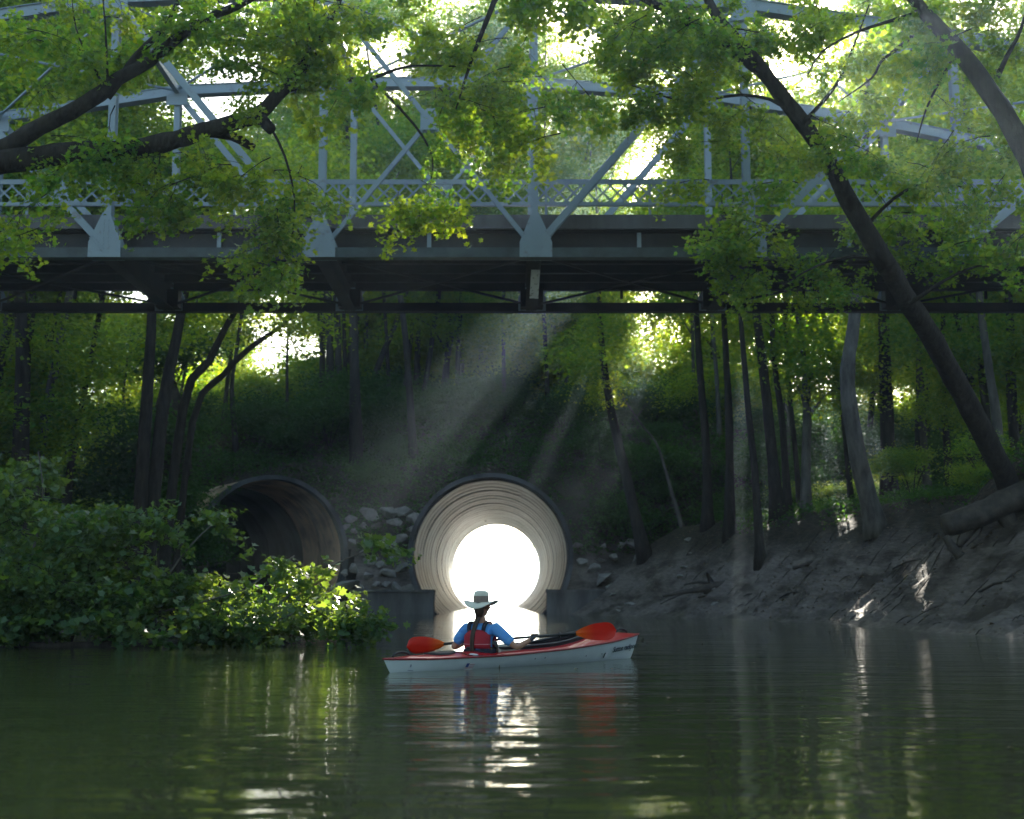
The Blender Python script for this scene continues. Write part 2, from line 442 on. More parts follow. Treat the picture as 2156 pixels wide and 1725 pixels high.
# ------------------------------------------------------------------ culverts
def ring_mesh(length, ro=RO, ri=RI, n=72, pm='pipe'):
    prof = [(ri + .02, 0), (ri, .04), (ri, length - .04), (ri + .02, length), (ro, length), (ro, 0)]
    vs, fs = [], []
    k = len(prof)
    for i in range(n):
        a = 2 * math.pi * i / n
        for r, y in prof: vs.append((r * math.sin(a), y, r * math.cos(a)))
    for i in range(n):
        j = (i + 1) % n
        for q in range(k):
            q2 = (q + 1) % k
            fs.append((i * k + q, j * k + q, j * k + q2, i * k + q2))
    b = MB(); b.add(vs, fs, False)
    me_ = b.mesh('pipe_segment', M[pm])
    sm = np.array([(i % k) in (1, 4) for i in range(n * k)])
    me_.polygons.foreach_set('use_smooth', sm)
    return me_
seg = ring_mesh(2.44)
seg_sunlit = ring_mesh(2.44, pm='pipe_sunlit')
seg_lip = ring_mesh(0.5, RO + .08, RI + .04)
CUL = [('round concrete culvert with bright daylight at its far end', PIPES[0]),
       ('angled round concrete culvert half hidden by maple leaves on the left', PIPES[1])]
for lab, (o, d, L) in CUL:
    root = thing('culvert_pipe', lab, 'culvert', o, (math.asin(d.z), 0, math.atan2(-d.x, d.y)))
    link('pipe_mouth', seg_lip, root, (0, 0, 0))
    k = 0
    y = .5 + .015
    while y < L - 1:
        link('pipe_segment', seg_sunlit if d.x < -.1 and k < 2 else seg, root, (rnd.uniform(-.02, .02), y, rnd.uniform(-.02, .02)), (0, rnd.uniform(0, 6.28), 0))  # mouth segments carry the painted sunlight, deeper ones the dark concrete
        y += 2.455; k += 1

# low concrete toe walls beside the mouth
for lab, x0, x1 in (('low concrete toe wall between the two culverts', -7.4, -3.6), ('low concrete toe wall right of the bright culvert', 1.6, 6.0)):
    b = MB()
    b.box((x0, 63.4, -1.5), (x1, 64.5, 1.02))
    b.box((x0 - .04, 63.3, 1.023), (x1 + .04, 64.6, 1.13))
    tag(b.build('toe_wall', M['conc']), lab, 'retaining wall')

# ------------------------------------------------------------------ riprap
rock_meshes = []
for i in range(7):
    bm = bmesh.new()
    pts = [Vector((rnd.gauss(0, 1), rnd.gauss(0, 1), rnd.gauss(0, 1))).normalized() * rnd.uniform(.8, 1.1) for _ in range(11)]
    for p in pts: bm.verts.new((p.x, p.y * .8, p.z * .62))
    bmesh.ops.convex_hull(bm, input=bm.verts)
    geom = [v for v in bm.verts if not v.link_faces]
    bmesh.ops.delete(bm, geom=geom, context='VERTS')
    bmesh.ops.bevel(bm, geom=bm.edges[:], offset=.03, segments=1, affect='EDGES')
    m_ = bpy.data.meshes.new('rock'); bm.to_mesh(m_); bm.free(); m_.materials.append(M['rock']); rock_meshes.append(m_)
def rocks(n, x0, x1, s0, s1, label, group, zadd=0, smin=.4, smax=.85, avoid=True):
    got = 0; tries = 0; placed = []
    while got < n and tries < n * 40:
        tries += 1
        x = rnd.uniform(x0, x1); s = rnd.uniform(s0, s1); y = EY + s
        z = surf_h(x, y)
        if z < .2: continue
        r = rnd.uniform(smin, smax) * rnd.choice([.7, 1, 1.25])
        if avoid:
            bad = False
            for o, d, L in PIPES:
                rel = Vector((x, y, z)) - o; t = rel.dot(d)
                if (rel - d * t).length < RO + r * .8 and t > -1: bad = True
            if bad: continue
        if any((Vector((x, y, z)) - q).length < (r + rq) * .62 for q, rq in placed): continue
        placed.append((Vector((x, y, z)), r))
        o = link('rock', rnd.choice(rock_meshes), None, (x, y - .1, z + zadd), (rnd.uniform(-.5, .5) + .4, rnd.uniform(-.4, .4), rnd.uniform(0, 6.28)), (r * rnd.uniform(.9, 1.3), r, r))
        tag(o, label, 'rock', group)
        got += 1
rocks(34, -8.2, -3.0, .1, 3.6, 'angular grey riprap stone piled between the two culverts', 'riprap stones between the culverts')
rocks(26, 2.0, 8.5, .1, 2.4, 'grey riprap stone piled right of the bright culvert', 'riprap stones right of the bright culvert', smin=.28, smax=.6)
for i in range(16):
    x = rnd.uniform(4, 9); y = rnd.uniform(52, 62)
    if ground_h(x, y) < .15: continue
    r = rnd.uniform(.12, .35)
    tag(link('rock', rnd.choice(rock_meshes), None, (x, y, surf_h(x, y)), (0, 0, rnd.uniform(0, 6)), (r * 1.3, r, r * .6)),
        'small stone lying on the mud flat near the culvert', 'rock', 'stones on the mud flat')

# ------------------------------------------------------------------ bridge
YN, YF = 32.0, 38.2
NODE = {k: -9.7 + 5.12 * k for k in range(-3, 7)}
TOP = {-2: 13.4, -1: 14.55, 0: 15.35, 1: 15.6, 2: 15.6, 3: 15.2, 4: 14.4, 5: 13.3}
ZB = 8.95
br = thing('truss_bridge', 'old grey green steel truss bridge crossing the river overhead', 'bridge', (NODE[-3], YN, 0))
bo = br.location.copy()
def bpart(name, b, m):
    o = b.build(name, m, br); o.location = -bo; return o
def hbar(a, c, wd, dp):
    """riveted built-up member: two flanges and a web, flanges facing the sides"""
    b = MB()
    a = Vector(a); c = Vector(c); t = (c - a).normalized(); sd_ = Vector((0, 1, 0)); u = t.cross(sd_)
    for q in (-1, 1):
        b.bar(a + sd_ * (q * (dp / 2 - .012)), c + sd_ * (q * (dp / 2 - .012)), wd, .024)
    b.bar(a, c, .03, dp - .052)
    return b
for yt, far in ((YN, 0), (YF, 1)):
    for k in range(-3, 6):   # bottom chord, one length per panel
        a, c = NODE[k], NODE[k + 1]
        b = MB(); b.box((a + .003, yt - .16, ZB - .12), (c - .003, yt - .13, ZB + .12)); b.box((a + .003, yt + .13, ZB - .12), (c - .003, yt + .16, ZB + .12))
        b.box((a + .003, yt - .127, ZB - .12), (c - .003, yt + .127, ZB - .1))
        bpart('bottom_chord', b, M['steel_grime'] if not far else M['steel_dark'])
    for k in range(-2, 5):
        b = MB(); b.bar((NODE[k], yt, TOP[k]), (NODE[k + 1], yt, TOP[k + 1]), .26, .34)
        b.bar((NODE[k], yt, TOP[k] + .14), (NODE[k + 1], yt, TOP[k + 1] + .14), .02, .42)
        bpart('top_chord', b, M['steel'])
    for a, c in ((-3, -2), (6, 5)):
        b = MB(); b.bar((NODE[a], yt, ZB), (NODE[c], yt, TOP[c]), .3, .34); bpart('end_post', b, M['steel'])
    for k in range(-2, 6):
        bpart('vertical_post', hbar((NODE[k], yt, ZB), (NODE[k], yt, TOP[k] - .13), .17, .26), M['steel'])
    dg = [(k, k + 1) for k in (-2, -1, 0, 1)] + [(k + 1, k) for k in (1, 2, 3, 4)]
    for t_, b_ in dg:
        w_ = .11 if {t_, b_} == {1, 2} else .17
        off = .06 if (t_, b_) == (2, 1) else -.06
        bpart('diagonal', hbar((NODE[t_], yt + off * (w_ < .12), TOP[t_] - .1), (NODE[b_], yt + off * (w_ < .12), ZB + .1), w_, .2 if w_ > .12 else .08), M['steel'])
    # centre plate where the two braces cross
    xc = (NODE[1] + NODE[2]) / 2; zc = (TOP[1] + ZB) / 2
    b = MB(); b.box((xc - .2, yt - .125, zc - .27), (xc + .2, yt - .105, zc + .27)); b.box((xc - .2, yt + .105, zc - .27), (xc + .2, yt + .125, zc + .27))
    bpart('crossing_plate', b, M['steel'])
    # gussets with rivets
    for k in range(-3, 7):
        x = NODE[k]
        left = k <= 1
        for s_, yy in ((-1, yt - .185), (1, yt + .185)):
            up = .95 if k not in (-3, 6) else .5
            prof = [(-.42, -.14), (.36, -.14), (.36, .22), (.07, up), (-.10, up), (-.42, .22)]
            if k == 2 or k >= 2: prof = [(-px_, pz_) for px_, pz_ in prof][::-1]
            b = MB()
            n_ = len(prof)
            vs = [(x + px_, yy - .01, ZB + pz_ + .14 - .12) for px_, pz_ in prof] + [(x + px_, yy + .01, ZB + pz_ + .14 - .12) for px_, pz_ in prof]
            fs = [tuple(range(n_)), tuple(range(2 * n_ - 1, n_ - 1, -1))] + [(i, i + n_, (i + 1) % n_ + n_, (i + 1) % n_) for i in range(n_)]
            b.add(vs, fs)
            g = bpart('gusset_plate', b, M['steel'] if not far else M['steel'])
            if not far and s_ < 0:
                rb = MB()
                for i in range(10):
                    for dx in (-.055, .055):
                        rb.box((x + dx - .012, yy - .022, ZB + i * .085), (x + dx + .012, yy - .0105, ZB + i * .085 + .024))
                for i in range(7):
                    q = -1 if left else 1
                    for dx in (0, .09):
                        px_ = x + q * (.05 + i * .045 + dx * .7); pz_ = ZB + .08 + i * .05 - dx * .5
                        if pz_ > ZB - .05: rb.box((px_ - .012, yy - .022, pz_), (px_ + .012, yy - .0105, pz_ + .024))
                r_ = rb.build('rivets', M['steel'], g); r_['kind'] = 'stuff'
    for k in range(-2, 6):   # top gussets
        b = MB(); b.box((NODE[k] - .3, yt - .2, TOP[k] - .45), (NODE[k] + .3, yt - .18, TOP[k] + .1)); bpart('top_gusset', b, M['steel'])
# floor system
for k in range(-3, 7):
    x = NODE[k]
    b = MB(); b.box((x - .012, YN + .2, 8.86), (x + .012, YF - .2, 9.5)); b.box((x - .16, YN + .2, 8.83), (x + .16, YF - .2, 8.857)); b.box((x - .16, YN + .2, 9.503), (x + .16, YF - .2, 9.525))
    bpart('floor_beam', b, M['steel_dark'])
    b = MB()  # end connection block of the floor beam at the far truss
    b.box((x - .30, YF - .62, 8.86), (x - .02, YF - .2, 9.36)); b.box((x + .02, YF - .62, 8.86), (x + .33, YF - .2, 9.36))
    bpart('beam_bracket', b, M['steel_dark'])
for i, yy in enumerate(np.linspace(YN + .55, YF - .5, 6)):
    zb = 9.12 if i == 0 else 9.34
    b = MB()
    for k in range(-3, 6):
        x0, x1 = NODE[k] + .17, NODE[k + 1] - .17
        b.box((x0, yy - .008, zb + .02), (x1, yy + .008, 9.60)); b.box((x0, yy - .09, zb), (x1, yy + .09, zb + .017)); b.box((x0, yy - .09, 9.603), (x1, yy + .09, 9.62))
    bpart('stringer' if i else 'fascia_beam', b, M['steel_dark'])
for k in range(-3, 6):
    for f_ in (.5,):
        x = NODE[k] + 5.12 * f_
        b = MB(); b.box((x - .05, YN + .46, 9.145), (x + .05, YN + .535, 9.6)); bpart('web_stiffener', b, M['steel'])
b = MB(); b.box((NODE[-3], YN + .42, 9.63), (NODE[6], YF - .42, 9.82)); bpart('deck', b, M['steel_dark'])
for q, (y0, y1) in enumerate(((YN + .30, YN + .62), (YF - .62, YF - .30))):
    x = NODE[-3]
    while x < NODE[6] - .1:
        b = MB(); b.box((x + .008, y0, 9.655 if q else 9.66), (min(x + 5.12, NODE[6]) - .008, y1, 10.0 + rnd.uniform(-.004, .006))); bpart('curb', b, M['deckc']); x += 5.12
# railings
for q, yy in enumerate((YN + .72, YF - .72)):
    b = MB(); b.box((NODE[-3], yy - .04, 10.89), (NODE[6], yy - .01, 11.0)); b.box((NODE[-3], yy - .04, 11.003), (NODE[6], yy + .04, 11.012)); bpart('top_rail', b, M['steel'])
    b = MB(); b.box((NODE[-3], yy - .04, 10.36), (NODE[6], yy - .01, 10.43)); b.box((NODE[-3], yy - .04, 10.34), (NODE[6], yy + .05, 10.357)); bpart('bottom_rail', b, M['steel'])
    x = NODE[-3] + .3
    while x < NODE[6]:
        b = MB(); b.box((x - .03, yy, 10.0), (x + .03, yy + .05, 10.888)); bpart('rail_post', b, M['steel']); x += 2.56
step = .36
lat = []
for s_ in (-1, 1):
    b = MB(); b.bar((-.26 * s_, 0, -.262), (.26 * s_, 0, .262), .045, .008)
    lat.append(b.mesh('lattice_bar', M['steel']))
x = NODE[-3] + .3
nl = 0
while x < NODE[6] - .3:
    for s_ in (0, 1):
        link('lattice_bar', lat[s_], br, Vector((x, YN + .694 + s_ * .012, 10.67)) - bo)
    x += step
# far lattice as one joined part
b = MB(); x = NODE[-3] + .3
while x < NODE[6] - .3:
    for s_ in (-1, 1): b.bar((x - .26 * s_, YF - .72, 10.41), (x + .26 * s_, YF - .72, 10.93), .035, .008)
    x += step
bpart('lattice_panel', b, M['steel'])['kind'] = 'stuff'
# bottom lateral rods, hangers, top struts and sway bracing
for k in range(-3, 6):
    for a, c in ((k, k + 1), (k + 1, k)):
        b = MB(); b.bar((NODE[a], YN + .2, 8.95 + .02 * (a < c)), (NODE[c], YF - .25, 8.95 + .02 * (a < c)), .07, .05, Vector((0, 0, 1))); bpart('lateral_brace', b, M['steel_dark'])
    b = MB(); b.box((NODE[k] + 2.5, YF - .55, 9.1), (NODE[k] + 2.58, YF - .5, 9.34)); bpart('hanger', b, M['steel_dark'])
for k in range(-2, 6):
    b = MB(); b.bar((NODE[k], YN + .17, TOP[k]), (NODE[k], YF - .17, TOP[k]), .14, .2, Vector((0, 0, 1))); bpart('top_strut', b, M['steel'])
    if k < 5:
        for a, c in ((k, k + 1), (k + 1, k)):
            b = MB(); b.bar((NODE[a], YN + .2, TOP[a] - .03 * (a < c)), (NODE[c], YF - .2, TOP[c] - .03 * (a < c)), .06, .05, Vector((0, 0, 1))); bpart('sway_brace', b, M['steel'])
b = MB(); b.bar(P(1129, 552, 33.0), P(1124, 628, 33.6), .22, .05, Vector((0, 1, 0))); o_ = bpart('hanger', b, M['white_old']); o_['label'] = 'hanger plate in peeling white paint'
# abutments
for lab, x in (('concrete abutment carrying the left end of the truss bridge', NODE[-3] - 1.0), ('concrete abutment carrying the right end of the truss bridge', NODE[6] + 1.0)):
    b = MB(); b.box((x - 1.2, YN - 1, 0), (x + 1.2, YF + 1, 8.7)); b.box((x - (1.2 if x < 0 else -.3), YN - 1, 8.703), (x + (-.3 if x < 0 else 1.2), YF + 1, 9.8))
    tag(b.build('abutment', M['conc']), lab, 'abutment')

# ------------------------------------------------------------------ leaves
def leafset(name, cen, size, m, star=False, tilt=.9, upbias=1.0):
    """one mesh holding a leaf at every centre"""
    N = len(cen)
    if star:
        out = [(0, -.5), (.18, -.28), (.5, -.22), (.34, 0), (.46, .24), (.16, .2), (0, .55), (-.16, .2), (-.46, .24), (-.34, 0), (-.5, -.22), (-.18, -.28)]
    else:
        out = [(0, -.5), (.36, -.05), (0, .5), (-.36, -.05)]
    T = np.array(out); k = len(T)
    nrm = rng.normal(0, tilt, (N, 3)); nrm[:, 2] += upbias
    nrm /= np.linalg.norm(nrm, axis=1, keepdims=True) + 1e-9
    a = rng.normal(0, 1, (N, 3)); a -= nrm * np.sum(a * nrm, 1, keepdims=True)
    a /= np.linalg.norm(a, axis=1, keepdims=True) + 1e-9
    c = np.cross(nrm, a)
    sz = np.asarray(size).reshape(-1, 1, 1)
    zf = np.abs(T[:, 0]) * .35
    V = cen[:, None, :] + sz * (T[None, :, 0:1] * a[:, None, :] + T[None, :, 1:2] * c[:, None, :] + zf[None, :, None] * nrm[:, None, :])
    V = V.reshape(-1, 3)
    me = bpy.data.meshes.new(name)
    me.vertices.add(len(V)); me.vertices.foreach_set('co', V.ravel())
    me.loops.add(N * k); me.loops.foreach_set('vertex_index', np.arange(N * k, dtype=np.int32))
    me.polygons.add(N); me.polygons.foreach_set('loop_start', np.arange(0, N * k, k, dtype=np.int32))
    me.update(calc_edges=True)
    me.materials.append(m)
    return me
def blob_points(n, r, nclump, flat=.6, shell=.5):
    cs = rng.normal(0, 1, (nclump, 3)); cs /= np.linalg.norm(cs, axis=1, keepdims=True)
    cs *= r * (shell + (1 - shell) * rng.random((nclump, 1))) * rng.uniform(.55, 1.05, (nclump, 1)); cs[:, 2] *= .8
    idx = rng.integers(0, nclump, n)
    cr = r * rng.uniform(.18, .38, nclump)
    off = rng.normal(0, 1, (n, 3)) * cr[idx][:, None]
    off[:, 2] *= flat
    return cs[idx] + off
FAR = [leafset('foliage', blob_points(1500, 1.7, 16), rng.uniform(.11, .2, 1500), M['leaf_far'], tilt=.8) for _ in range(6)]
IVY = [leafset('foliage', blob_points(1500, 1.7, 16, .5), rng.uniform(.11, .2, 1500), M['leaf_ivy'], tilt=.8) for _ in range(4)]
MID = [leafset('foliage', blob_points(1600, 1.3, 16, .45), rng.uniform(.09, .16, 1600), M['leaf_near'], tilt=.7) for _ in range(4)]
# maple spray: a drooping branchlet with leaves along twigs
def spray_mesh(nleaf, length, m, size=(.085, .15), droop=.35):
    b = MB(); cs = []
    def twig(p, d, L, r, depth):
        pts = [p]; q = p.copy(); dd = d.copy()
        for i in range(4):
            dd = (dd + Vector((rnd.uniform(-.25, .25), rnd.uniform(-.25, .25), rnd.uniform(-.1, .1) - droop * .25))).normalized()
            q = q + dd * (L / 4); pts.append(q.copy())
        b.tube(pts, [r * (1 - .18 * i) for i in range(5)], 4, cap=False)
        if depth > 0:
            for i in range(5):
                p2 = pts[rnd.randint(1, 4)]
                d2 = (dd + Vector((rnd.uniform(-1.3, 1.3), rnd.uniform(-1.3, 1.3), rnd.uniform(-.7, .5)))).normalized()
                twig(p2, d2, L * .62, r * .5, depth - 1)
        else:
            for i in range(max(2, nleaf // 25)):
                t = rnd.random() * 4; i0 = min(int(t), 3); pp = pts[i0].lerp(pts[i0 + 1], t - i0)
                cs.append(pp + Vector((rnd.gauss(0, .10), rnd.gauss(0, .10), rnd.gauss(-.02, .07))))
    twig(Vector((0, 0, 0)), Vector((1, 0, .1)).normalized(), length, .012, 2)
    cen = np.array([tuple(c) for c in cs])
    me = leafset('leafy_spray', cen, rng.uniform(size[0], size[1], len(cen)), m, True, .65)
    return me, b.mesh('twigs', M['bark'])
LEAF = [leafset('leaf', np.zeros((1, 3)), [.15], M['leaf_shade'], True, .01) for _ in range(4)]
SPN = [spray_mesh(260, 1.0, M['leaf_near']) for _ in range(6)]
SPB = [spray_mesh(190, .9, M['leaf_shade'], (.13, .21), .2) for _ in range(6)]

GAPS = [(800, 115, 62), (850, 205, 55), (760, 110, 40), (1365, 362, 62), (1310, 380, 34), (625, 765, 40), (585, 735, 25), (670, 725, 22), (1635, 130, 40), (60, 130, 34),
        (1165, 60, 26), (1000, 330, 45), (420, 725, 24), (2080, 300, 40), (1730, 330, 20)]
# small openings in the canopy through which the low sun reaches these points
SHAFT = [(P(800, 1080, 47), .36), (P(960, 1085, 47), .27), (P(1085, 1085, 46), .36), (P(1165, 1085, 46), .26), (P(1260, 1085, 46), .3), (P(1560, 1190, 50), .5), (P(1625, 1180, 50), .3),
         (P(1800, 1200, 44), .35), (P(1950, 1250, 36), .25), (P(1225, 1290, 60), .4),
         (P(560, 1280, 23.3), .6), (P(640, 1250, 23), .5), (P(710, 1240, 23.3), .6), (P(430, 1300, 23.5), .5), (P(350, 1340, 23), .4)]
SDN = np.array(sd)
def linkf(me, root, loc, rot, scale):
    """foliage clump; leaves that would stand in one of the openings are left off it"""
    o = link('foliage', me, root, loc, rot, scale)
    wc = Vector(root.location) + Vector(loc)
    R_ = 3.2 * max(scale)
    near = [(np.array(c), r) for c, r in SHAFT if ((wc - c) - sd * (wc - c).dot(sd)).length < R_ + r and (wc - c).dot(sd) > 0]
    if near:
        n = len(me.vertices); co = np.empty(n * 3, np.float32); me.vertices.foreach_get('co', co)
        L = co.reshape(-1, 4, 3)
        m3 = np.array(Euler(rot or (0, 0, 0)).to_matrix()) * np.array(scale)[None, :]
        C_ = L.mean(1) @ m3.T + np.array(wc)
        k = np.ones(len(C_), bool)
        for c, r in near:
            q = C_ - c; t = q @ SDN
            k &= np.linalg.norm(q - t[:, None] * SDN, axis=1) > r
        if not k.all():
            L = L[k]; N = len(L)
            if N < 20: bpy.data.objects.remove(o); return
            m2 = bpy.data.meshes.new('foliage')
            m2.vertices.add(N * 4); m2.vertices.foreach_set('co', L.ravel())
            m2.loops.add(N * 4); m2.loops.foreach_set('vertex_index', np.arange(N * 4, dtype=np.int32))
            m2.polygons.add(N); m2.polygons.foreach_set('loop_start', np.arange(0, N * 4, 4, dtype=np.int32))
            m2.update(calc_edges=True); m2.materials.append(me.materials[0]); o.data = m2
    return o
def in_gap(p, grow=0):
    x, y = proj(p)
    return any((x - a) ** 2 + (y - b_) ** 2 < (c + grow) ** 2 for a, b_, c in GAPS)

# ------------------------------------------------------------------ trees in the woods
def zone(x, y):
    p = proj((x, y, 6))[0]
    if y < 25: return ', left side' if x < 0 else ', right side'
    if y > 68: return (' at the far left' if p < 430 else ', above the angled culvert' if p < 800 else ', above the bright culvert' if p < 1250 else ', right of the bright culvert' if p < 1700 else ' at the far right')
    return ' at the frame edge' if p < 150 or p > 2000 else ' toward the water'

def woods_tree(base, H, lean, r0, label, group=None, pale=False, path=None, low=.35, nblob=9, spread=2.6, meshes=None, rough=.07, bs=(.8, 1.35)):
    meshes = meshes or FAR
    root = thing('tree', label, 'tree', base, group=group)
    m = M['bark_pale'] if pale else M['bark']
    base = Vector(base)
    if path is None:
        pts = [Vector((0, 0, -.4))]; n = 7
        cur = Vector((rnd.uniform(-1, 1), rnd.uniform(-1, 1), 0)) * .35
        for i in range(1, n + 1):
            t = i / n
            pts.append(Vector((lean[0] * t * H, lean[1] * t * H, t * H)) + cur * math.sin(t * 5) + Vector((rnd.uniform(-.1, .1), rnd.uniform(-.1, .1), 0)))
    else:
        pts = [Vector(p) - base for p in path]
    sp = [Vector(p) for p in spline([tuple(p) for p in pts], 3)]
    n = len(sp)
    rad = [r0 * (1 - .85 * (i / (n - 1)) ** 1.1) * (1.75 if i == 0 else 1.25 if i == 1 else 1) for i in range(n)]
    MB().tube(sp, rad, 8, rough=rough).build('trunk', m, root)
    top = sp[-1]; Hh = top.z
    ends = []
    lb = MB()
    for i in range(rnd.randint(4, 6)):
        t = rnd.uniform(low, .92); a = sp[int(t * (n - 1))]
        ang = rnd.uniform(0, 6.28); L = rnd.uniform(.5, 1) * spread
        e = a + Vector((math.cos(ang) * L, math.sin(ang) * L, rnd.uniform(.4, 1.3) * L * .8))
        mid = (a + e) / 2 + Vector((0, 0, .2 * L))
        r1 = rad[int(t * (n - 1))] * .5
        lb.tube(spline([tuple(a), tuple(mid), tuple(e)], 2), [r1, r1 * .8, r1 * .6, r1 * .4, r1 * .25], 5, cap=False)
        ends.append(e)
    lb.build('branches', m, root)
    for i in range(nblob):
        if i < len(ends): c = ends[i]
        else:
            t = rnd.uniform(low, 1.05); a = sp[min(int(t * (n - 1)), n - 1)]; ang = rnd.uniform(0, 6.28); L = spread * rnd.uniform(0, 1)
            c = a + Vector((math.cos(ang) * L, math.sin(ang) * L, rnd.uniform(-.5, 1)))
        s_ = rnd.uniform(*bs)
        if in_gap(base + c, 18): continue
        a_ = (rnd.choice(meshes), root, c, (rnd.uniform(-.4, .4), rnd.uniform(-.4, .4), rnd.uniform(0, 6.28)), (s_, s_, s_ * rnd.uniform(.7, 1)))
        wp = base + c
        if wp.y < 26 and wp.y > -2 and abs(wp.x) < .40 * wp.y + 2.6 * s_ + .6: continue     # keeps the added shade crowns out of view
        linkf(*a_)
    return root
def px_tree(pxs, Yb, r0, label, pale=False, dY=0, H=None, **k):
    """trunk through frame positions at distance Yb (grows dY further per point)"""
    b0 = hit(*pxs[0]) if Yb is None else P(pxs[0][0], pxs[0][1], Yb)
    if Yb is None: Yb = b0.y
    path = [P(x, y, Yb + dY * i) for i, (x, y) in enumerate(pxs)]
    path[0].z = surf_h(path[0].x, path[0].y) - .3
    d = (path[-1] - path[-2]).normalized()
    topz = path[0].z + (H or 17)
    while path[-1].z < topz:
        d = (d + Vector((0, 0, .25))).normalized()
        path.append(path[-1] + d * 2.5)
    base = path[0].copy()
    return woods_tree(base, H or 17, None, r0, label, None, pale, path, **k)
# left bank, the ones that read clearly against the light
px_tree([(45, 960), (48, 800), (45, 700), (40, 560)], 44, .28, 'thick dark trunk at the far left edge of the woods', low=.5)
px_tree([(95, 940), (110, 800), (100, 700), (95, 600)], 50, .16, 'slim dark tree just right of the thick trunk at left edge', low=.45)
px_tree([(290, 1075), (305, 900), (318, 700), (322, 560), (330, 440)], 47, .25, 'upright dark tree, leftmost of the clump above the left culvert', low=.6)
px_tree([(305, 1075), (340, 880), (370, 720), (400, 560), (430, 420)], 47.6, .27, 'thick dark tree leaning slightly right in the clump left of the culverts', low=.6)
px_tree([(340, 1030), (385, 860), (440, 760), (480, 680), (530, 600)], 50, .2, 'dark tree leaning strongly right behind the left clump', low=.6)
px_tree([(370, 1010), (405, 890), (470, 790), (530, 730), (600, 680)], 52, .15, 'thin dark tree leaning furthest right beside the sky gap', low=.7, nblob=5)
px_tree([(500, 900), (488, 820), (498, 740), (510, 650)], 72, .14, 'thin tree on the embankment left of the sky gap', low=.5, nblob=4)
px_tree([(607, 880), (604, 780), (606, 700), (604, 560)], 74, .09, 'thin straight sapling standing in front of the sky gap', low=.6, nblob=4)
px_tree([(697, 870), (695, 760), (692, 640), (688, 500)], 75, .25, 'straight dark tree right of the sky gap on the embankment', low=.45)
px_tree([(760, 860), (800, 760), (830, 690), (860, 600)], 77, .2, 'right leaning dark tree on the embankment crest', low=.45)
px_tree([(845, 850), (860, 760), (868, 680), (870, 580)], 78, .15, 'slim tree next to the right leaning crest tree', low=.5)
px_tree([(760, 430), (735, 300), (720, 190), (700, 80)], 70, .22, 'brown trunk rising behind the left side of the bridge truss', low=.8, nblob=5)
px_tree([(1360, 1180), (1320, 1010), (1290, 880), (1270, 760), (1262, 640), (1258, 500)], 62.5, .26, 'dim leaning trunk right of the bright culvert', low=.6)
px_tree([(1440, 1090), (1415, 1040), (1398, 980), (1380, 930), (1340, 880)], 63.5, .1, 'thin crooked tree on the dark slope right of the culvert', pale=True, H=6, low=.8, nblob=3)
px_tree([(1490, 1130), (1487, 950), (1475, 800), (1466, 660), (1460, 520)], 60, .22, 'straight grey tree in the woods right of centre', low=.5)
px_tree([(1536, 1120), (1535, 900), (1530, 780), (1524, 660), (1520, 540)], 57, .19, 'straight dark tree left of the sunlit slim tree', low=.5)
px_tree([(1602, 1192), (1590, 1000), (1577, 880), (1562, 700), (1550, 540)], None, .17, 'slim tree with sunlit leaves at its foot on the mud edge', low=.6)
px_tree([(1640, 1130), (1620, 900), (1605, 760), (1590, 640), (1580, 540)], 55, .25, 'dark double tree right of the slim sunlit tree', low=.45)
px_tree([(1660, 1100), (1648, 900), (1630, 760), (1625, 640)], 57, .16, 'dark tree close behind the double tree', low=.5)
px_tree([(1790, 930), (1770, 840), (1745, 720), (1720, 600)], 58, .11, 'thin curving tree left of the thick pale trunk', low=.5)
px_tree([(1850, 1115), (1815, 1000), (1792, 880), (1784, 780), (1798, 680), (1808, 560)], None, .34, 'thick pale trunk curving up from the right bank', pale=True, low=.6)
px_tree([(1870, 960), (1866, 840), (1862, 740), (1860, 600)], 56, .3, 'broad dark trunk behind the thick pale tree', low=.5)
px_tree([(2110, 1000), (2098, 880), (2080, 760), (2064, 640), (2052, 500)], 50, .2, 'pale grey tree near the right edge of the woods', pale=True, low=.6)
px_tree([(2140, 960), (2130, 840), (2128, 720), (2122, 600)], 54, .22, 'dark straight tree at the right edge of the woods', low=.5)
px_tree([(1995, 900), (1985, 800), (1985, 700), (1990, 600)], 60, .15, 'slim tree between the leaning tree and the right edge', low=.5)
# the rest of the woods
def forest(n, x0, x1, y0, y1, label, group, h=(14, 21), clear=None, **k):
    c = 0
    while c < n:
        x = rnd.uniform(x0, x1); y = rnd.uniform(y0, y1)
        z = surf_h(x, y)
        if z < 1.2: continue
        px_, _ = proj((x, y, z + 5))
        if not (-260 < px_ < 2420): 
            if rnd.random() < .8: continue
        if clear and clear(x, y, px_): continue
        if any(math.hypot(c_.x + sd.x * q_ - x, c_.y + sd.y * q_ - y) < .9 and z < c_.z + sd.z * q_ < z + 16 for c_, _r in SHAFT for q_ in [(y - c_.y) / sd.y]): continue
        if y > 60 and any((Vector((x, y, z)) - o_ - d_ * (Vector((x, y, z)) - o_).dot(d_)).length < RO + 1.2 for o_, d_, L_ in PIPES): continue
        pl_ = rnd.random() < .3; zn = zone(x, y)
        woods_tree((x, y, z), rnd.uniform(*h) * (.7 if y > 68 and x < -11 else 1), (rnd.uniform(-.12, .14), rnd.uniform(-.08, .05)), rnd.uniform(.1, .24), ('grey ' if pl_ else 'dark ') + label + zn, group + zn.replace(',', ''), pl_, **k)
        c += 1
LOWB = []
gapcol = lambda x, y, p: (590 < p < 660 and rnd.random() < .5) or (x < -13 and y > 70 and rnd.random() < .62)
forest(46, -34, 34, 76, 97, 'leafy tree on the embankment crest', 'trees along the embankment crest', (17, 27), gapcol, nblob=13, spread=3.0, low=.1, bs=(.9, 1.6))
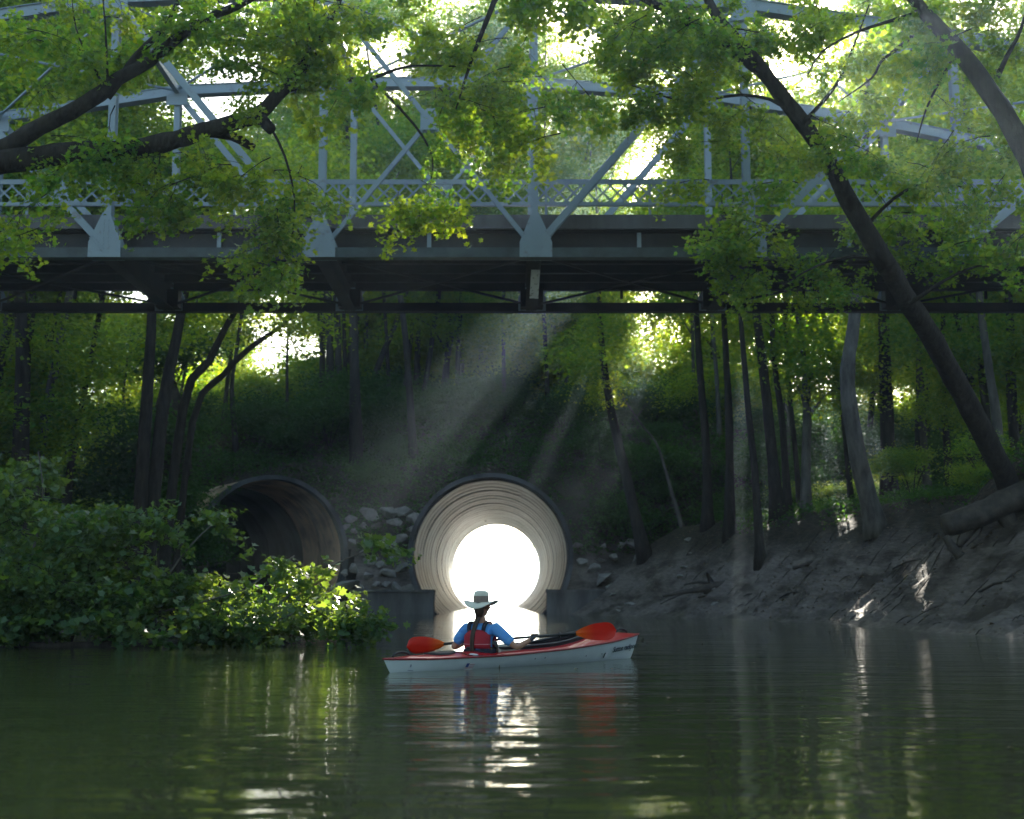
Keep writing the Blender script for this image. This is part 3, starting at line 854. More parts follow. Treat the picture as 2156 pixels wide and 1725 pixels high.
forest(18, -13, 13, 77, 97, 'leafy tree on the embankment crest', 'trees along the embankment crest', (18, 27), None, nblob=14, spread=3.0, low=.2, bs=(1.0, 1.6))
forest(8, 0, 11, 79, 97, 'leafy tree on the embankment crest', 'trees along the embankment crest', (18, 26), None, nblob=22, spread=2.8, low=.08, bs=(1.1, 1.7))
forest(16, -36, 36, 70, 79, 'tall tree on the embankment face', 'tall trees on the embankment face', (23, 31), gapcol, nblob=20, spread=3.4, low=.3, bs=(.9, 1.5))
forest(7, -21, -14, 40, 50, 'tall leafy tree on the left bank just behind the bridge', 'tall trees behind the left end of the bridge', (21, 26), None, nblob=20, spread=3.4, low=.45, bs=(.8, 1.3))
forest(24, -40, -15, 42, 70, 'tree in the left bank woods', 'woodland trees on the left bank', (13, 21), None, nblob=11, low=.2)
forest(26, 12, 40, 42, 74, 'tree in the right bank woods', 'woodland trees on the right bank', (15, 24), None, nblob=11, low=.2)
for i in range(70):
    x = rnd.uniform(-34, 26); y = rnd.uniform(81, 97)
    if in_gap((x, y, surf_h(x, y) + 2), 12): continue
    pp_ = proj((x, y, surf_h(x, y) + 2))[0]
    if 590 < pp_ < 660: continue
    LOWB.append((x, y))
forest(16, -60, 60, 100, 112, 'distant tree behind the embankment', 'distant trees behind the embankment', (14, 22), gapcol, nblob=12, spread=3.2, low=.1, bs=(1.1, 1.8))
for i in range(24):   # unseen trees added round the viewer to cut skylight on this reach
    side = -1 if i % 2 else 1
    y = rnd.uniform(-24, 19); x = side * rnd.uniform(11.5, 17)
    z = surf_h(x, y)
    woods_tree((x, y, z), rnd.uniform(15, 20), (-side * rnd.uniform(.1, .38), 0), .3, 'unseen tree added on the near bank to shade the river', 'unseen shade trees on the near banks', nblob=13, spread=4.2, low=.5, bs=(1.2, 1.9))
# understorey shrubs
def shrub(x, y, label, group, s=1.0, n=3, meshes=MID):
    z = surf_h(x, y)
    zn = zone(x, y) if y > 60 and 'beside' not in group else ''
    root = thing('shrub', label + zn, 'shrub', (x, y, z - .05), group=group + zn.replace(',', ''))
    b = MB()
    for i in range(5):
        a = rnd.uniform(0, 6.28); e = Vector((math.cos(a) * .7 * s, math.sin(a) * .7 * s, 1.5 * s))
        b.tube([(0, 0, 0), tuple(e * .5 + Vector((0, 0, .2))), tuple(e)], [.03, .02, .01], 4, cap=False)
    b.build('stems', M['bark'], root)
    for i in range(n):
        s_ = s * rnd.uniform(.6, 1.05)
        linkf(rnd.choice(meshes), root, (rnd.uniform(-.8, .8) * s, rnd.uniform(-.8, .8) * s, rnd.uniform(.7, 1.7) * s), (0, 0, rnd.uniform(0, 6.28)), (s_, s_, s_ * .8))
for i in range(190):
    x = rnd.uniform(-28, 30); y = rnd.uniform(66.5, 92)
    if in_gap((x, y, surf_h(x, y) + 2), 10): continue
    if y < 73 and any((Vector((x, y, surf_h(x, y))) - o - d * (Vector((x, y, surf_h(x, y))) - o).dot(d)).length < RO + 2.0 for o, d, L in PIPES): continue
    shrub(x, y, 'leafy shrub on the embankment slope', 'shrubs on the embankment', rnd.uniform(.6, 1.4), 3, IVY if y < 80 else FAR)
for x, y in LOWB: shrub(x, y, 'tall thicket on the crest of the embankment', 'thickets on the embankment crest', rnd.uniform(1.3, 2.3), 4, FAR)
for i in range(26):
    x = rnd.uniform(-34, -15); y = rnd.uniform(38, 66)
    if surf_h(x, y) > .7: shrub(x, y, 'shrub under the trees of the left bank', 'shrubs on the left bank', rnd.uniform(.7, 1.3), 3)
for i in range(30):
    x = rnd.uniform(12.5, 32); y = rnd.uniform(40, 66)
    if surf_h(x, y) > 2.9: shrub(x, y, 'shrub under the trees of the right bank', 'shrubs on the right bank', rnd.uniform(.5, 1.1), 3)
for x, y, s_ in ((-14.4, 60.6, 1.0), (-14.2, 59.8, .7), (-15.2, 60.4, 1.2), (-16.6, 61, 1.6), (-14.2, 61.0, .9), (-15.4, 61.9, 1.4), (-17.5, 62, 1.8)):
    shrub(x, y, 'shrub crowding the left side of the angled culvert', 'shrubs beside the angled culvert', s_, 4, IVY)
# ground cover
def surf_v(x, y): return np.maximum(ground_h(x, y), emb_h(x, y))
def cover(n, x0, x1, y0, y1, label, size, cond=None, name='ground_cover', up=.22):
    x = rng.uniform(x0, x1, n * 3); y = rng.uniform(y0, y1, n * 3)
    z = surf_v(x, y)
    k = (z > .8) & (fbm(x * .5, y * .5) + rng.normal(0, .12, len(x)) > -.14)
    for o, d, L in PIPES:
        t = (x - o.x) * d.x + (y - o.y) * d.y
        r = np.sqrt((x - o.x - t * d.x) ** 2 + (y - o.y - t * d.y) ** 2 + (z - o.z - t * d.z) ** 2)
        k &= ~((r < RO + .2) & (y < EY + 9)) & (z > 2.6 - (y < 60))
    if cond is not None: k &= cond(x, y, z)
    x, y, z = x[k][:n], y[k][:n], z[k][:n]
    c = np.stack([x, y, z + np.abs(rng.normal(.08, up, len(x)))], 1)
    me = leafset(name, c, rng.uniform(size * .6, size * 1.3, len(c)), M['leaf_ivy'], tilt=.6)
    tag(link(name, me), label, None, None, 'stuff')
cover(60000, -30, 26, EY + 8, EY + 22, 'ivy and weeds covering the upper embankment slope', .2, up=.3)
cover(46000, -26, 20, EY + 1.9, EY + 8, 'ivy and weeds covering the steep lower face of the embankment', .17, up=.12)
cover(26000, 9, 30, 30, 64, 'low green plants covering the top of the right bank', .14, lambda x, y, z: ground_h(x, y) > 3.5 + 1.6 * fbm(x * .4, y * .4))
cover(16000, -34, -12, 24, 64, 'low plants covering the left bank', .17)

# litter on the mud: leaves, twigs
def litter(n, label):
    x = rng.uniform(6, 17, n * 4); y = rng.uniform(24, 62, n * 4); dr = x - interp(y, XR)
    k = (dr > .1) & (fbm(x * .9, y * .6) + rng.normal(0, .1, len(x)) > .05); x, y = x[k][:n], y[k][:n]
    z = surf_v(x, y)
    tag(link('leaf_litter', leafset('leaf_litter', np.stack([x, y, z + .012], 1), rng.uniform(.05, .13, len(x)), M['litter'], tilt=.25)), label, None, None, 'stuff')
    b = MB()
    for i in range(420):
        xx = rnd.uniform(7, 17); yy = rnd.uniform(24, 60)
        if xx - float(interp(yy, XR)) < .05: continue
        a = rnd.uniform(-.5, .9); L = rnd.uniform(.15, .9) * rnd.random() + .1
        p0 = Vector((xx, yy, float(surf_v(xx, yy)) + .015)); p1 = Vector((xx + math.cos(a) * L, yy + math.sin(a) * L, 0)); p1.z = float(surf_v(p1.x, p1.y)) + .03
        b.tube([p0, (p0 + p1) / 2 + Vector((0, 0, .03)), p1], [.012, .016, .007], 4, cap=False)
    tag(b.build('twig_litter', M['wood_wet']), 'small twigs strewn over the mud of the right bank', None, None, 'stuff')
M['litter'] = mat('dead leaves', (0.10, 0.065, 0.035), 0.8, col2=(0.22, 0.16, 0.10), nscale=2)
litter(5200, 'dead leaves and crumbs scattered over the mud bank')
x = rng.uniform(-12, 9, 140); y = rng.uniform(7, 40, 140)
tag(link('glint_leaves', leafset('glint_leaves', np.stack([x, y, x * 0 + .006], 1), rng.uniform(.03, .08, 140), M['litter'], tilt=.05)), 'scattered leaves added on the river for flecks of glint', None, None, 'stuff')  # leaves added to stand for flecks of lens glint
for (px_, py_, rad_), lab in (((1146, 1150, .9), 'leafy vine hanging at the right of the far culvert opening'),):
    p = P(px_, py_, 117.5)
    t_ = thing('vine', lab, 'vine', p)
    link('foliage', MID[0], t_, (0, 0, 0), None, (rad_, rad_, rad_ * 1.2))

# ------------------------------------------------------------------ near trees that overhang the river
def limb(b, pts, Y0, Y1, r0, r1, n=3, rough=.1, sides=9):
    k = len(pts)
    q = [(*P(x, y, Y0 + (Y1 - Y0) * i / (k - 1)), r0 + (r1 - r0) * i / (k - 1)) for i, (x, y) in enumerate(pts)]
    s_ = spline(q, n)
    b.tube([c[:3] for c in s_], [max(c[3], .008) for c in s_], sides, rough=rough)
    return [Vector(c[:3]) for c in s_]
def sprays(root, spots, meshes, per=.45, smin=.7, smax=1.2):
    """spots: (px, py, rx, ry, Ymin, Ymax, count)"""
    o0 = root.location
    for x, y, rx, ry, y0, y1, n in spots:
        for i in range(int(n * per)):
            a = rnd.uniform(0, 6.28); q = math.sqrt(rnd.random())
            p = P(x + rx * q * math.cos(a), y + ry * q * math.sin(a), rnd.uniform(y0, y1))
            if in_gap(p, 6) or p.z < .25: continue
            lm, tm = rnd.choice(meshes)
            s_ = rnd.uniform(smin, smax)
            rot = (rnd.uniform(-.4, .4), rnd.uniform(-.2, .6), rnd.uniform(0, 6.28))
            p = p - Euler(rot).to_matrix() @ Vector((.75 * s_, 0, -.12 * s_))
            l_ = link('leafy_spray', lm, root, p - o0, rot, (s_, s_, s_)); l_['kind'] = 'stuff'
            link('twigs', tm, l_)
# leaning tree on the right bank
b0 = P(2130, 1052, 36.5); b0.z = surf_h(b0.x, b0.y)
t1 = thing('leaning_tree', 'dark tree leaning left from the right bank across the bridge', 'tree', b0)
def tpart(name, b, root, m=M['bark']):
    o = b.build(name, m, root); o.location = -root.location; return o
b = MB()
tp = [(2150, 1085), (2110, 990), (2060, 890), (2010, 800), (1965, 715), (1915, 640), (1868, 560), (1820, 480), (1775, 400), (1738, 330), (1690, 260), (1640, 195), (1590, 130), (1540, 75)]
limb(b, tp[:7], b0.y, 29.6, .30, .22, 3, .1, 14)
limb(b, tp[6:], 29.6, 28.0, .22, .14, 3, .1, 14)
limb(b, [(1600, 145), (1520, 90), (1440, 40), (1370, 5), (1290, -40)], 28.3, 27.5, .15, .06)
limb(b, [(1545, 80), (1500, 20), (1470, -60), (1440, -160)], 28.0, 28.2, .13, .05)
tpart('trunk', b, t1)
b = MB()
limb(b, [(1735, 330), (1650, 225), (1560, 200), (1450, 215), (1330, 180)], 28.8, 27.6, .05, .012)
limb(b, [(1870, 560), (1800, 540), (1720, 560), (1650, 600)], 29.8, 28.6, .05, .012)
limb(b, [(1820, 480), (1880, 420), (1960, 380), (2040, 400)], 29.4, 28.8, .05, .012)
limb(b, [(1915, 640), (1990, 590), (2060, 560), (2100, 570)], 30.2, 29.4, .05, .012)
limb(b, [(1690, 260), (1760, 180), (1800, 90), (1830, 10)], 28.5, 28, .05, .012)
tpart('branches', b, t1)
sprays(t1, [(1560, 540, 65, 80, 29, 30.5, 20), (1560, 470, 50, 50, 29, 30.5, 6), (1760, 600, 90, 45, 30, 31.3, 13), (1910, 470, 110, 80, 30, 31.3, 20), (1700, 500, 50, 60, 30, 31.3, 5), (2020, 550, 80, 45, 30, 31.3, 9),
            (1960, 350, 130, 90, 28.5, 31, 18), (1480, 110, 160, 110, 27, 29.5, 34), (1330, 90, 130, 100, 27, 29.5, 20), (1700, 60, 150, 70, 27.5, 29.5, 18), (1480, 250, 170, 60, 27.5, 29.5, 22), (1760, 230, 60, 80, 28, 30, 9), (1640, 330, 70, 70, 28, 30, 8), (1280, 40, 160, 60, 27, 29.5, 16), (1620, 30, 160, 60, 27, 29.5, 16), (1300, 220, 120, 60, 27, 29.5, 10), (1420, 330, 90, 60, 27.5, 29.5, 6), (1850, 80, 140, 90, 28, 30, 16)], SPN)
# second right tree, trunk base beyond the right edge
b0 = hit(2600, 1120, 20)
b0.z = surf_h(b0.x, b0.y)
t2 = thing('overhanging_tree', 'dark tree leaning in from the top right corner', 'tree', b0)
b = MB()
limb(b, [(2600, 1130), (2520, 960), (2400, 760), (2290, 560), (2200, 400), (2150, 300), (2085, 195), (2010, 95), (1945, 25), (1890, -50)], b0.y, 25.5, .32, .10, 3, .1, 14)
tpart('trunk', b, t2)
b = MB()
limb(b, [(1960, 40), (1905, 90), (1855, 130), (1835, 165), (1765, 215)], 25.6, 25.2, .05, .012)
limb(b, [(1945, 25), (1890, 40), (1800, 70), (1730, 110), (1700, 160)], 25.5, 25.2, .045, .012)
limb(b, [(2020, 105), (1985, 160), (1950, 230), (1930, 300)], 25.6, 25.2, .04, .01)
limb(b, [(2085, 195), (2120, 120), (2150, 60), (2170, -20)], 25.8, 25.2, .06, .02)
tpart('branches', b, t2)
sprays(t2, [(2060, 330, 110, 120, 25, 27.5, 20), (2110, 130, 70, 110, 25, 27, 12), (1900, 170, 110, 90, 25, 27, 16), (2000, 30, 160, 60, 25, 27, 16), (2130, 480, 60, 90, 26, 28, 9), (1820, 300, 90, 60, 25, 27, 8)], SPN)
# tree of the left bank with two heavy limbs
b0 = Vector((-14.2, 25.0, surf_h(-14.2, 25.0)))
t3 = thing('overhanging_tree', 'mossy tree stretching two heavy limbs in from the left edge', 'tree', b0)
b = MB()
lp = [(*b0 - Vector((0, 0, .3)), .5), (-14.0, 24.8, 4, .42), (-13.2, 24.6, 6.5, .36)] + []
a0 = P(-160, 400, 24.5)
s_ = spline(lp + [(*a0, .27)], 4)
b.tube([c[:3] for c in s_], [c[3] for c in s_], 12, rough=.05)
limb(b, [(-160, 400), (-60, 352), (60, 335), (150, 322), (260, 318), (350, 300), (410, 282), (480, 262), (545, 240), (580, 205), (620, 165), (650, 125), (680, 70), (705, 20), (730, -50)], 24.5, 24.8, .25, .06, 3, .1, 10)
limb(b, [(-100, 360), (0, 318), (60, 280), (130, 245), (185, 215), (222, 190), (250, 165), (300, 140), (350, 100), (395, 65), (440, 38), (500, 12), (570, -25)], 24.6, 24.2, .19, .06, 3, .1, 10)
limb(b, [(225, 205), (265, 150), (290, 115), (330, 75), (352, 50), (380, -10)], 24.5, 24.1, .09, .03)
limb(b, [(395, 285), (440, 278), (490, 288), (535, 312)], 24.7, 24.9, .12, .07)
limb(b, [(530, 240), (555, 255), (572, 275)], 24.7, 24.6, .13, .1)
tpart('trunk', b, t3)
b = MB()
limb(b, [(228, 200), (225, 130), (222, 60), (215, -20)], 24.4, 24.2, .03, .01)
limb(b, [(228, 195), (190, 130), (160, 60), (150, -20)], 24.4, 24.2, .025, .008)
limb(b, [(600, 190), (700, 170), (780, 165), (860, 140), (960, 140)], 24.8, 25.4, .06, .015)
limb(b, [(780, 165), (870, 260), (910, 330), (905, 390)], 25, 25.3, .03, .01)
limb(b, [(1050, -20), (1010, 80), (985, 150), (960, 230)], 25.5, 25.6, .06, .015)
limb(b, [(560, 250), (600, 330), (620, 420), (615, 500)], 24.8, 24.6, .03, .01)
limb(b, [(320, 310), (330, 370), (335, 420)], 24.6, 24.6, .025, .01)
tpart('branches', b, t3)
sprays(t3, [(325, 440, 48, 60, 24, 25, 8), (610, 500, 75, 85, 24, 25.5, 22), (640, 400, 60, 50, 24, 25.5, 5), (915, 420, 60, 60, 24.5, 25.5, 7), (780, 440, 60, 40, 24.5, 25.5, 3), (250, 330, 220, 40, 24, 25.5, 16), (420, 370, 110, 45, 24, 25.5, 9),
            (560, 120, 140, 110, 24, 26, 20), (700, 170, 120, 60, 24, 26, 12), (330, 160, 120, 100, 24, 26, 6), (430, 30, 150, 50, 24, 26, 10), (980, 170, 110, 130, 25, 27, 34), (900, 60, 110, 60, 25, 27, 10), (1060, 300, 60, 70, 25, 27, 9), (120, 330, 120, 60, 24, 26, 6),
            (40, 500, 60, 60, 23, 25, 8), (1130, 130, 60, 130, 25.5, 27, 9), (560, 40, 200, 50, 24, 26, 20), (780, 40, 120, 50, 24, 26, 10), (200, 60, 180, 90, 24, 26, 14), (60, 220, 70, 80, 24, 26, 6), (70, 50, 120, 60, 24, 26, 16), (1120, 0, 60, 40, 25, 27, 10), (1000, 340, 70, 60, 25, 27, 7)], SPN)

# ------------------------------------------------------------------ bushes trailing into the water on the left
def bush(label, spots, stems, Yb):
    bb = P(stems[0][0][0][0], 1340, Yb); bb.z = .0
    root = thing('maple_bush', label, 'bush', bb)
    b = MB()
    for pts, r in stems:
        limb(b, pts, Yb + rnd.uniform(-.5, .5), Yb + rnd.uniform(-1, 1), r, .008, 3, .05, 6)
    tpart('stems', b, root, M['bark_pale'])
    sprays(root, spots, SPB, .85, .5, .9)
    for i in range(240):
        x, y, rx, ry, y0, y1, n = rnd.choices(spots, [q[6] for q in spots])[0]
        a = rnd.uniform(0, 6.28); q = rnd.uniform(.5, 1.25)
        p = P(x + rx * q * math.cos(a), y + ry * q * math.sin(a), rnd.uniform(y0 - .5, y1 - 1.2))
        if p.z < .05: continue
        s_ = rnd.uniform(.65, 1.15)
        link('leaf', rnd.choice(LEAF), root, p - root.location, (rnd.uniform(-.9, .9), rnd.uniform(-.9, .9), rnd.uniform(0, 6.28)), (s_, s_, s_))
bush('dense maple bush at the left edge of the water', [(40, 1020, 60, 60, 22, 25, 14), (80, 1170, 120, 90, 21.5, 25, 34), (110, 1280, 160, 60, 21.5, 24, 30), (30, 1325, 70, 20, 21.5, 23, 12), (300, 1290, 120, 50, 21.5, 24.5, 20)],
     [([(20, 1350), (60, 1200), (90, 1050), (80, 950)], .04), ([(150, 1350), (180, 1250), (240, 1170), (300, 1130)], .03)], 23.5)
bush('maple bush arching over the water before the angled culvert', [(250, 1210, 90, 60, 22, 25, 12), (245, 1095, 15, 25, 22, 24, 2), (340, 1115, 60, 15, 22, 24, 3), (450, 1095, 30, 12, 22, 23.5, 2), (400, 1240, 100, 40, 22, 25, 10), (480, 1300, 110, 30, 22, 24.5, 16)],
     [([(300, 1345), (330, 1250), (400, 1150), (470, 1085)], .03), ([(220, 1350), (300, 1300), (420, 1270), (520, 1240)], .03)], 23.5)
bush('sunlit maple branches trailing toward the bright culvert', [(560, 1230, 60, 30, 22, 24, 6), (600, 1300, 110, 28, 22, 24.5, 10), (690, 1285, 70, 25, 22, 24, 4), (745, 1305, 60, 15, 22, 24, 3), (670, 1185, 25, 20, 22, 24, 1), (520, 1150, 15, 25, 22, 24, 1), (800, 1140, 25, 10, 22, 23.5, 2), (780, 1290, 30, 20, 22, 23.5, 3)],
     [([(470, 1335), (560, 1290), (640, 1230), (700, 1190), (820, 1140)], .025), ([(500, 1340), (600, 1300), (700, 1260), (820, 1240)], .022), ([(420, 1340), (520, 1240), (620, 1170)], .02)], 23.3)
# floating log at the left waterline
b = MB(); limb(b, [(-120, 1366), (60, 1362), (230, 1358), (390, 1352)], 22.3, 22.9, .09, .05, 3, .1, 8)
tag(b.build('floating_log', M['bark_pale']), 'long thin brown log floating along the left waterline', 'log')

# ------------------------------------------------------------------ driftwood on the right bank
g0 = hit(2000, 1130, 20)
lg = thing('fallen_log', 'big dark fallen log on the right bank at the frame edge', 'log', g0)
YL = min(hit(x_, y_ + 34, 20).y for x_, y_ in ((1990, 1108), (2040, 1095), (2090, 1072), (2140, 1050))) - .1
b = MB(); limb(b, [(1988, 1108), (2030, 1095), (2080, 1075), (2130, 1052), (2200, 1022), (2300, 985)], YL, YL - .2, .30, .36, 3, .09, 12); tpart('trunk', b, lg, M['wood_wet'])
b = MB(); limb(b, [(2050, 1100), (2030, 1130), (2018, 1150)], YL, YL - .1, .2, .07, 3, .1, 8); tpart('root', b, lg, M['wood_wet'])
b = MB(); limb(b, [(1990, 1130), (2005, 1152), (2022, 1172)], YL - .1, YL - .1, .10, .13, 3, .1, 8); tpart('root', b, lg, M['wood_wet'])
b = MB(); limb(b, [(2105, 1070), (2125, 1100), (2135, 1112)], YL, YL - .1, .25, .18, 3, .1, 8); tpart('root', b, lg, M['wood_wet'])
b = MB(); limb(b, [(2070, 1100), (2062, 1125), (2035, 1150)], YL, YL, .03, .015, 3, .1, 5); tpart('root', b, lg, M['wood_wet'])
g0 = hit(1500, 1245, 30)
dr = thing('driftwood_snag', 'tangled dark driftwood roots lying on the mud flat', 'driftwood', g0)
YL = g0.y
for pts, r0, r1 in (([(1395, 1256), (1430, 1248), (1480, 1240), (1540, 1225)], .05, .16), ([(1480, 1242), (1540, 1232), (1600, 1225), (1650, 1215)], .22, .08), ([(1500, 1235), (1492, 1215), (1488, 1205)], .12, .05),
                    ([(1530, 1232), (1560, 1215), (1600, 1205)], .1, .04), ([(1520, 1240), (1500, 1250), (1470, 1258)], .07, .03), ([(1500, 1230), (1470, 1226), (1440, 1232)], .07, .03), ([(1540, 1225), (1580, 1222), (1595, 1212)], .08, .03), ([(1450, 1246), (1410, 1262), (1390, 1272)], .03, .015)):
    b = MB(); limb(b, pts, YL, YL - rnd.uniform(0, .5), r0, r1, 3, .2, 7); tpart('root', b, dr, M['wood_wet'])
g0 = hit(1720, 1185, 30)
b = MB(); limb(b, [(1670, 1196), (1700, 1188), (1740, 1180), (1800, 1168)], g0.y, g0.y + .6, .07, .12, 3, .15, 8)
tag(b.build('half_buried_log', M['wood_wet']), 'short half buried log in the mud below the thick pale trunk', 'log')
for i, (x, y, L, lab) in enumerate(((1640, 1262, 40, 'thin stick lying on the mud behind the kayak bow'), (1880, 1200, 60, 'thin stick on the mud left of the fallen log'), (1560, 1262, 30, 'small stick on the mud below the driftwood tangle'), (2060, 1250, 70, 'long stick on the lower right mud bank'))):
    a = hit(x, y); c = hit(x + L, y - L * .35)
    b = MB(); b.tube([a + Vector((0, 0, .03)), (a + c) / 2 + Vector((0, 0, .1)), c + Vector((0, 0, .03))], [.03, .035, .02], 6); tag(b.build('stick', M['wood_wet']), lab, 'stick')

# ------------------------------------------------------------------ kayak
HD = math.atan2(.773, .634)
KO = Vector((.16, 16.60, 0))
kay = thing('kayak', 'red decked white hulled kayak carrying one paddler', 'kayak', KO, (0, 0, HD))
def kb(t): return .30 * max(0.0, 1 - abs(2 * t - 1) ** 2.3) ** .82
def kg(t): return float(interp(t, [(0, .145), (.12, .13), (.35, .135), (.6, .175), (.82, .235), (1, .31)]))
def kk(t): return -.075 * max(0.0, 1 - abs(2 * t - 1) ** 4) ** .5
def kx(t, q): 
    xg = -2.40 + 4.80 * t; xk = -2.30 + 4.50 * t
    return xk + (xg - xk) * q
def hull_pt(t, q, side):
    g, k_, b_ = kg(t), kk(t), kb(t)
    return Vector((kx(t, q), side * b_ * q ** .5, k_ + (g - k_) * q ** 1.25))
NT = 60
ts = [0.5 - 0.5 * math.cos(math.pi * i / NT) for i in range(NT + 1)]
b = MB(); vs, fs = [], []
qs = [(q, -1) for q in (1, .85, .65, .45, .28, .13, .04)] + [(0, 1)] + [(q, 1) for q in (.04, .13, .28, .45, .65, .85, 1)]
for t in ts:
    for q, s_ in qs: vs.append(hull_pt(t, q, s_))
k = len(qs)
for i in range(NT):
    for j in range(k - 1): fs.append((i * k + j, i * k + j + 1, (i + 1) * k + j + 1, (i + 1) * k + j))
b.add(vs, fs, True); b.build('hull', M['white'], kay)
def ridge(t): return float(interp(t, [(0, .0), (.08, .03), (.3, .05), (.55, .07), (.72, .11), (.9, .07), (1, .0)]))
def deck_z(t, v): return kg(t) + .006 + ridge(t) * (1 - abs(v) ** 2)
CX, CLn, CW = .12, 1.15, .215
def deck_pt(t, v): return Vector((kx(t, 1), v * kb(t), deck_z(t, v)))
NT2 = 110
ts2 = [0.5 - 0.5 * math.cos(math.pi * i / NT2) for i in range(NT2 + 1)]
vv = np.linspace(-1, 1, 25)
vs, fs = [], []
for t in ts2:
    for v in vv: vs.append(deck_pt(t, v))
k = len(vv)
for i in range(NT2):
    for j in range(k - 1):
        c = (vs[i * k + j] + vs[(i + 1) * k + j + 1]) / 2
        if ((c.x - CX) / CLn) ** 2 + (c.y / CW) ** 2 < .93: continue
        fs.append((i * k + j, i * k + j + 1, (i + 1) * k + j + 1, (i + 1) * k + j))
b = MB(); b.add(vs, fs, True); b.build('deck', M['red'], kay)
for s_ in (-1, 1):  # red lip over the joint
    pts = [hull_pt(t, 1, s_) + Vector((0, s_ * .006, .002)) for t in ts]
    MB().tube(pts, .012, 6).build('deck_seam', M['seam'], kay)
# coaming
pts = []
for i in range(49):
    a = 2 * math.pi * i / 48
    x = CX + CLn * math.cos(a); y = CW * math.sin(a); t = (x + 2.4) / 4.8
    pts.append(Vector((x, y, deck_z(t, y / max(kb(t), .05)) + .035 + .03 * max(0, math.cos(a)) ** 3)))
b = MB(); b.tube(pts, .016, 8, cap=False)
vs = []; fs = []
for i, p in enumerate(pts):
    vs += [p, p - Vector((0, 0, .075))]
for i in range(48): fs.append((2 * i, 2 * i + 1, 2 * i + 3, 2 * i + 2))
b.add(vs, fs, True); b.build('coaming', M['black'], kay)
b = MB(); vs = []; fs = []
for i in range(21):
    x = CX - 1.25 + 2.5 * i / 20
    for v in np.linspace(-1, 1, 7): vs.append((x, v * .2 * (1 - abs((x - CX) / 1.4) ** 4), .015 + .05 * v * v))
for i in range(20):
    for j in range(6): fs.append((i * 7 + j, i * 7 + j + 1, (i + 1) * 7 + j + 1, (i + 1) * 7 + j))
b.add(vs, fs, True); b.build('cockpit_floor', M['black'], kay)
SX = -.83      # seat position along the hull
b = MB(); b.box((SX - .2, -.19, .03), (SX + .22, .19, .06)); b.bar((SX - .2, 0, .05), (SX - .24, 0, .16), .03, .34); b.build('seat', M['black'], kay)
def handle(x, L, hgt, name='carry_handle'):
    t = (x + 2.4) / 4.8; z = deck_z(t, 0)
    pts = [Vector((x + L * math.cos(a), 0, z - .005 + hgt * math.sin(a))) for a in np.linspace(0, math.pi, 11)]
    MB().tube(pts, .014, 7).build(name, M['black'], kay)
handle(-2.13, .13, .05); handle(2.0, .12, .05)
# rear hatch cover, cords, decals
b = MB(); vs = []
for i in range(24):
    a = 2 * math.pi * i / 24; x = -1.52 + .22 * math.cos(a); y = .13 * math.sin(a); t = (x + 2.4) / 4.8
    vs.append((x, y, deck_z(t, y / kb(t)) + .004))
n_ = 24
top_ = [(v[0] * 1 , v[1] * .96, v[2] + .02) for v in vs]
b.add(vs + top_, [(i, (i + 1) % n_, n_ + (i + 1) % n_, n_ + i) for i in range(n_)] + [tuple(range(n_, 2 * n_))]); b.build('hatch_cover', M['black'], kay)
def cord(pp, r=.005):
    pts = []
    for i in range(13):
        f = i / 12; x = pp[0][0] + (pp[1][0] - pp[0][0]) * f; y = pp[0][1] + (pp[1][1] - pp[0][1]) * f; t = (x + 2.4) / 4.8
        pts.append(Vector((x, y, deck_z(t, y / kb(t)) + .005)))
    MB().tube(pts, r, 5).build('deck_cord', M['black'], kay)
cord(((-1.28, -.19), (-1.22, .19))); cord(((-1.28, -.2), (-1.05, -.27))); cord(((1.35, -.17), (1.6, .14))); cord(((1.6, -.14), (1.35, .17)))
M['decal'] = mat('white decal', (0.75, 0.75, 0.75), .4); M['dk'] = mat('dark blue grey lettering', (0.02, 0.04, 0.06), .5)
M['flagblue'] = mat('flag blue', (0.02, 0.06, 0.25), .5); M['flagred'] = mat('flag red', (0.35, 0.03, 0.05), .5)
def deck_decal(x, y, rx, ry):
    vs = []
    for i in range(20):
        a = 2 * math.pi * i / 20; xx = x + rx * math.cos(a); yy = y + ry * math.sin(a); t = (xx + 2.4) / 4.8
        vs.append((xx, yy, deck_z(t, yy / kb(t)) + .004))
    b = MB(); b.add(vs, [tuple(range(20))]); b.build('decal', M['decal'], kay)
deck_decal(-1.17, -.2, .06, .045); deck_decal(1.33, -.14, .05, .035)
def hull_frame(t, q):
    """frame on the right-hand side of the hull, facing the camera"""
    a = hull_pt(t, q, -1); c = hull_pt(t + .03, q, -1); u_ = hull_pt(t, min(q + .12, 1), -1)
    X_ = (c - a).normalized(); Z_ = X_.cross((u_ - a)).normalized()
    if Z_.y > 0: Z_ = -Z_
    Y_ = Z_.cross(X_)
    m_ = Matrix((X_, Y_, Z_)).transposed().to_4x4(); m_.translation = a + Z_ * .009
    return m_
def hull_rect(t, q, x0, y0, x1, y1, m, name='decal', lift=0):
    fr = hull_frame(t, q)
    vs = [fr @ Vector((x, y, lift)) for x, y in ((x0, y0), (x1, y0), (x1, y1), (x0, y1))]
    b = MB(); b.add(vs, [(0, 1, 2, 3)]); b.build(name, m, kay)
hull_rect(.225, .5, 0, -.03, .13, .075, M['decal'])
hull_rect(.225, .5, 0, .02, .045, .075, M['flagblue'], lift=.003)
for i in range(4): hull_rect(.225, .5, .05 if i > 1 else 0, -.02 + i * .025, .13, -.012 + i * .025, M['flagred'], lift=.003)
M['faint'] = mat('faded print', (.25, .28, .34), .5)
hull_rect(.055, .62, 0.02, 0, .04, .03, M['faint']); hull_rect(.055, .42, -.01, 0, .06, .008, M['faint'])
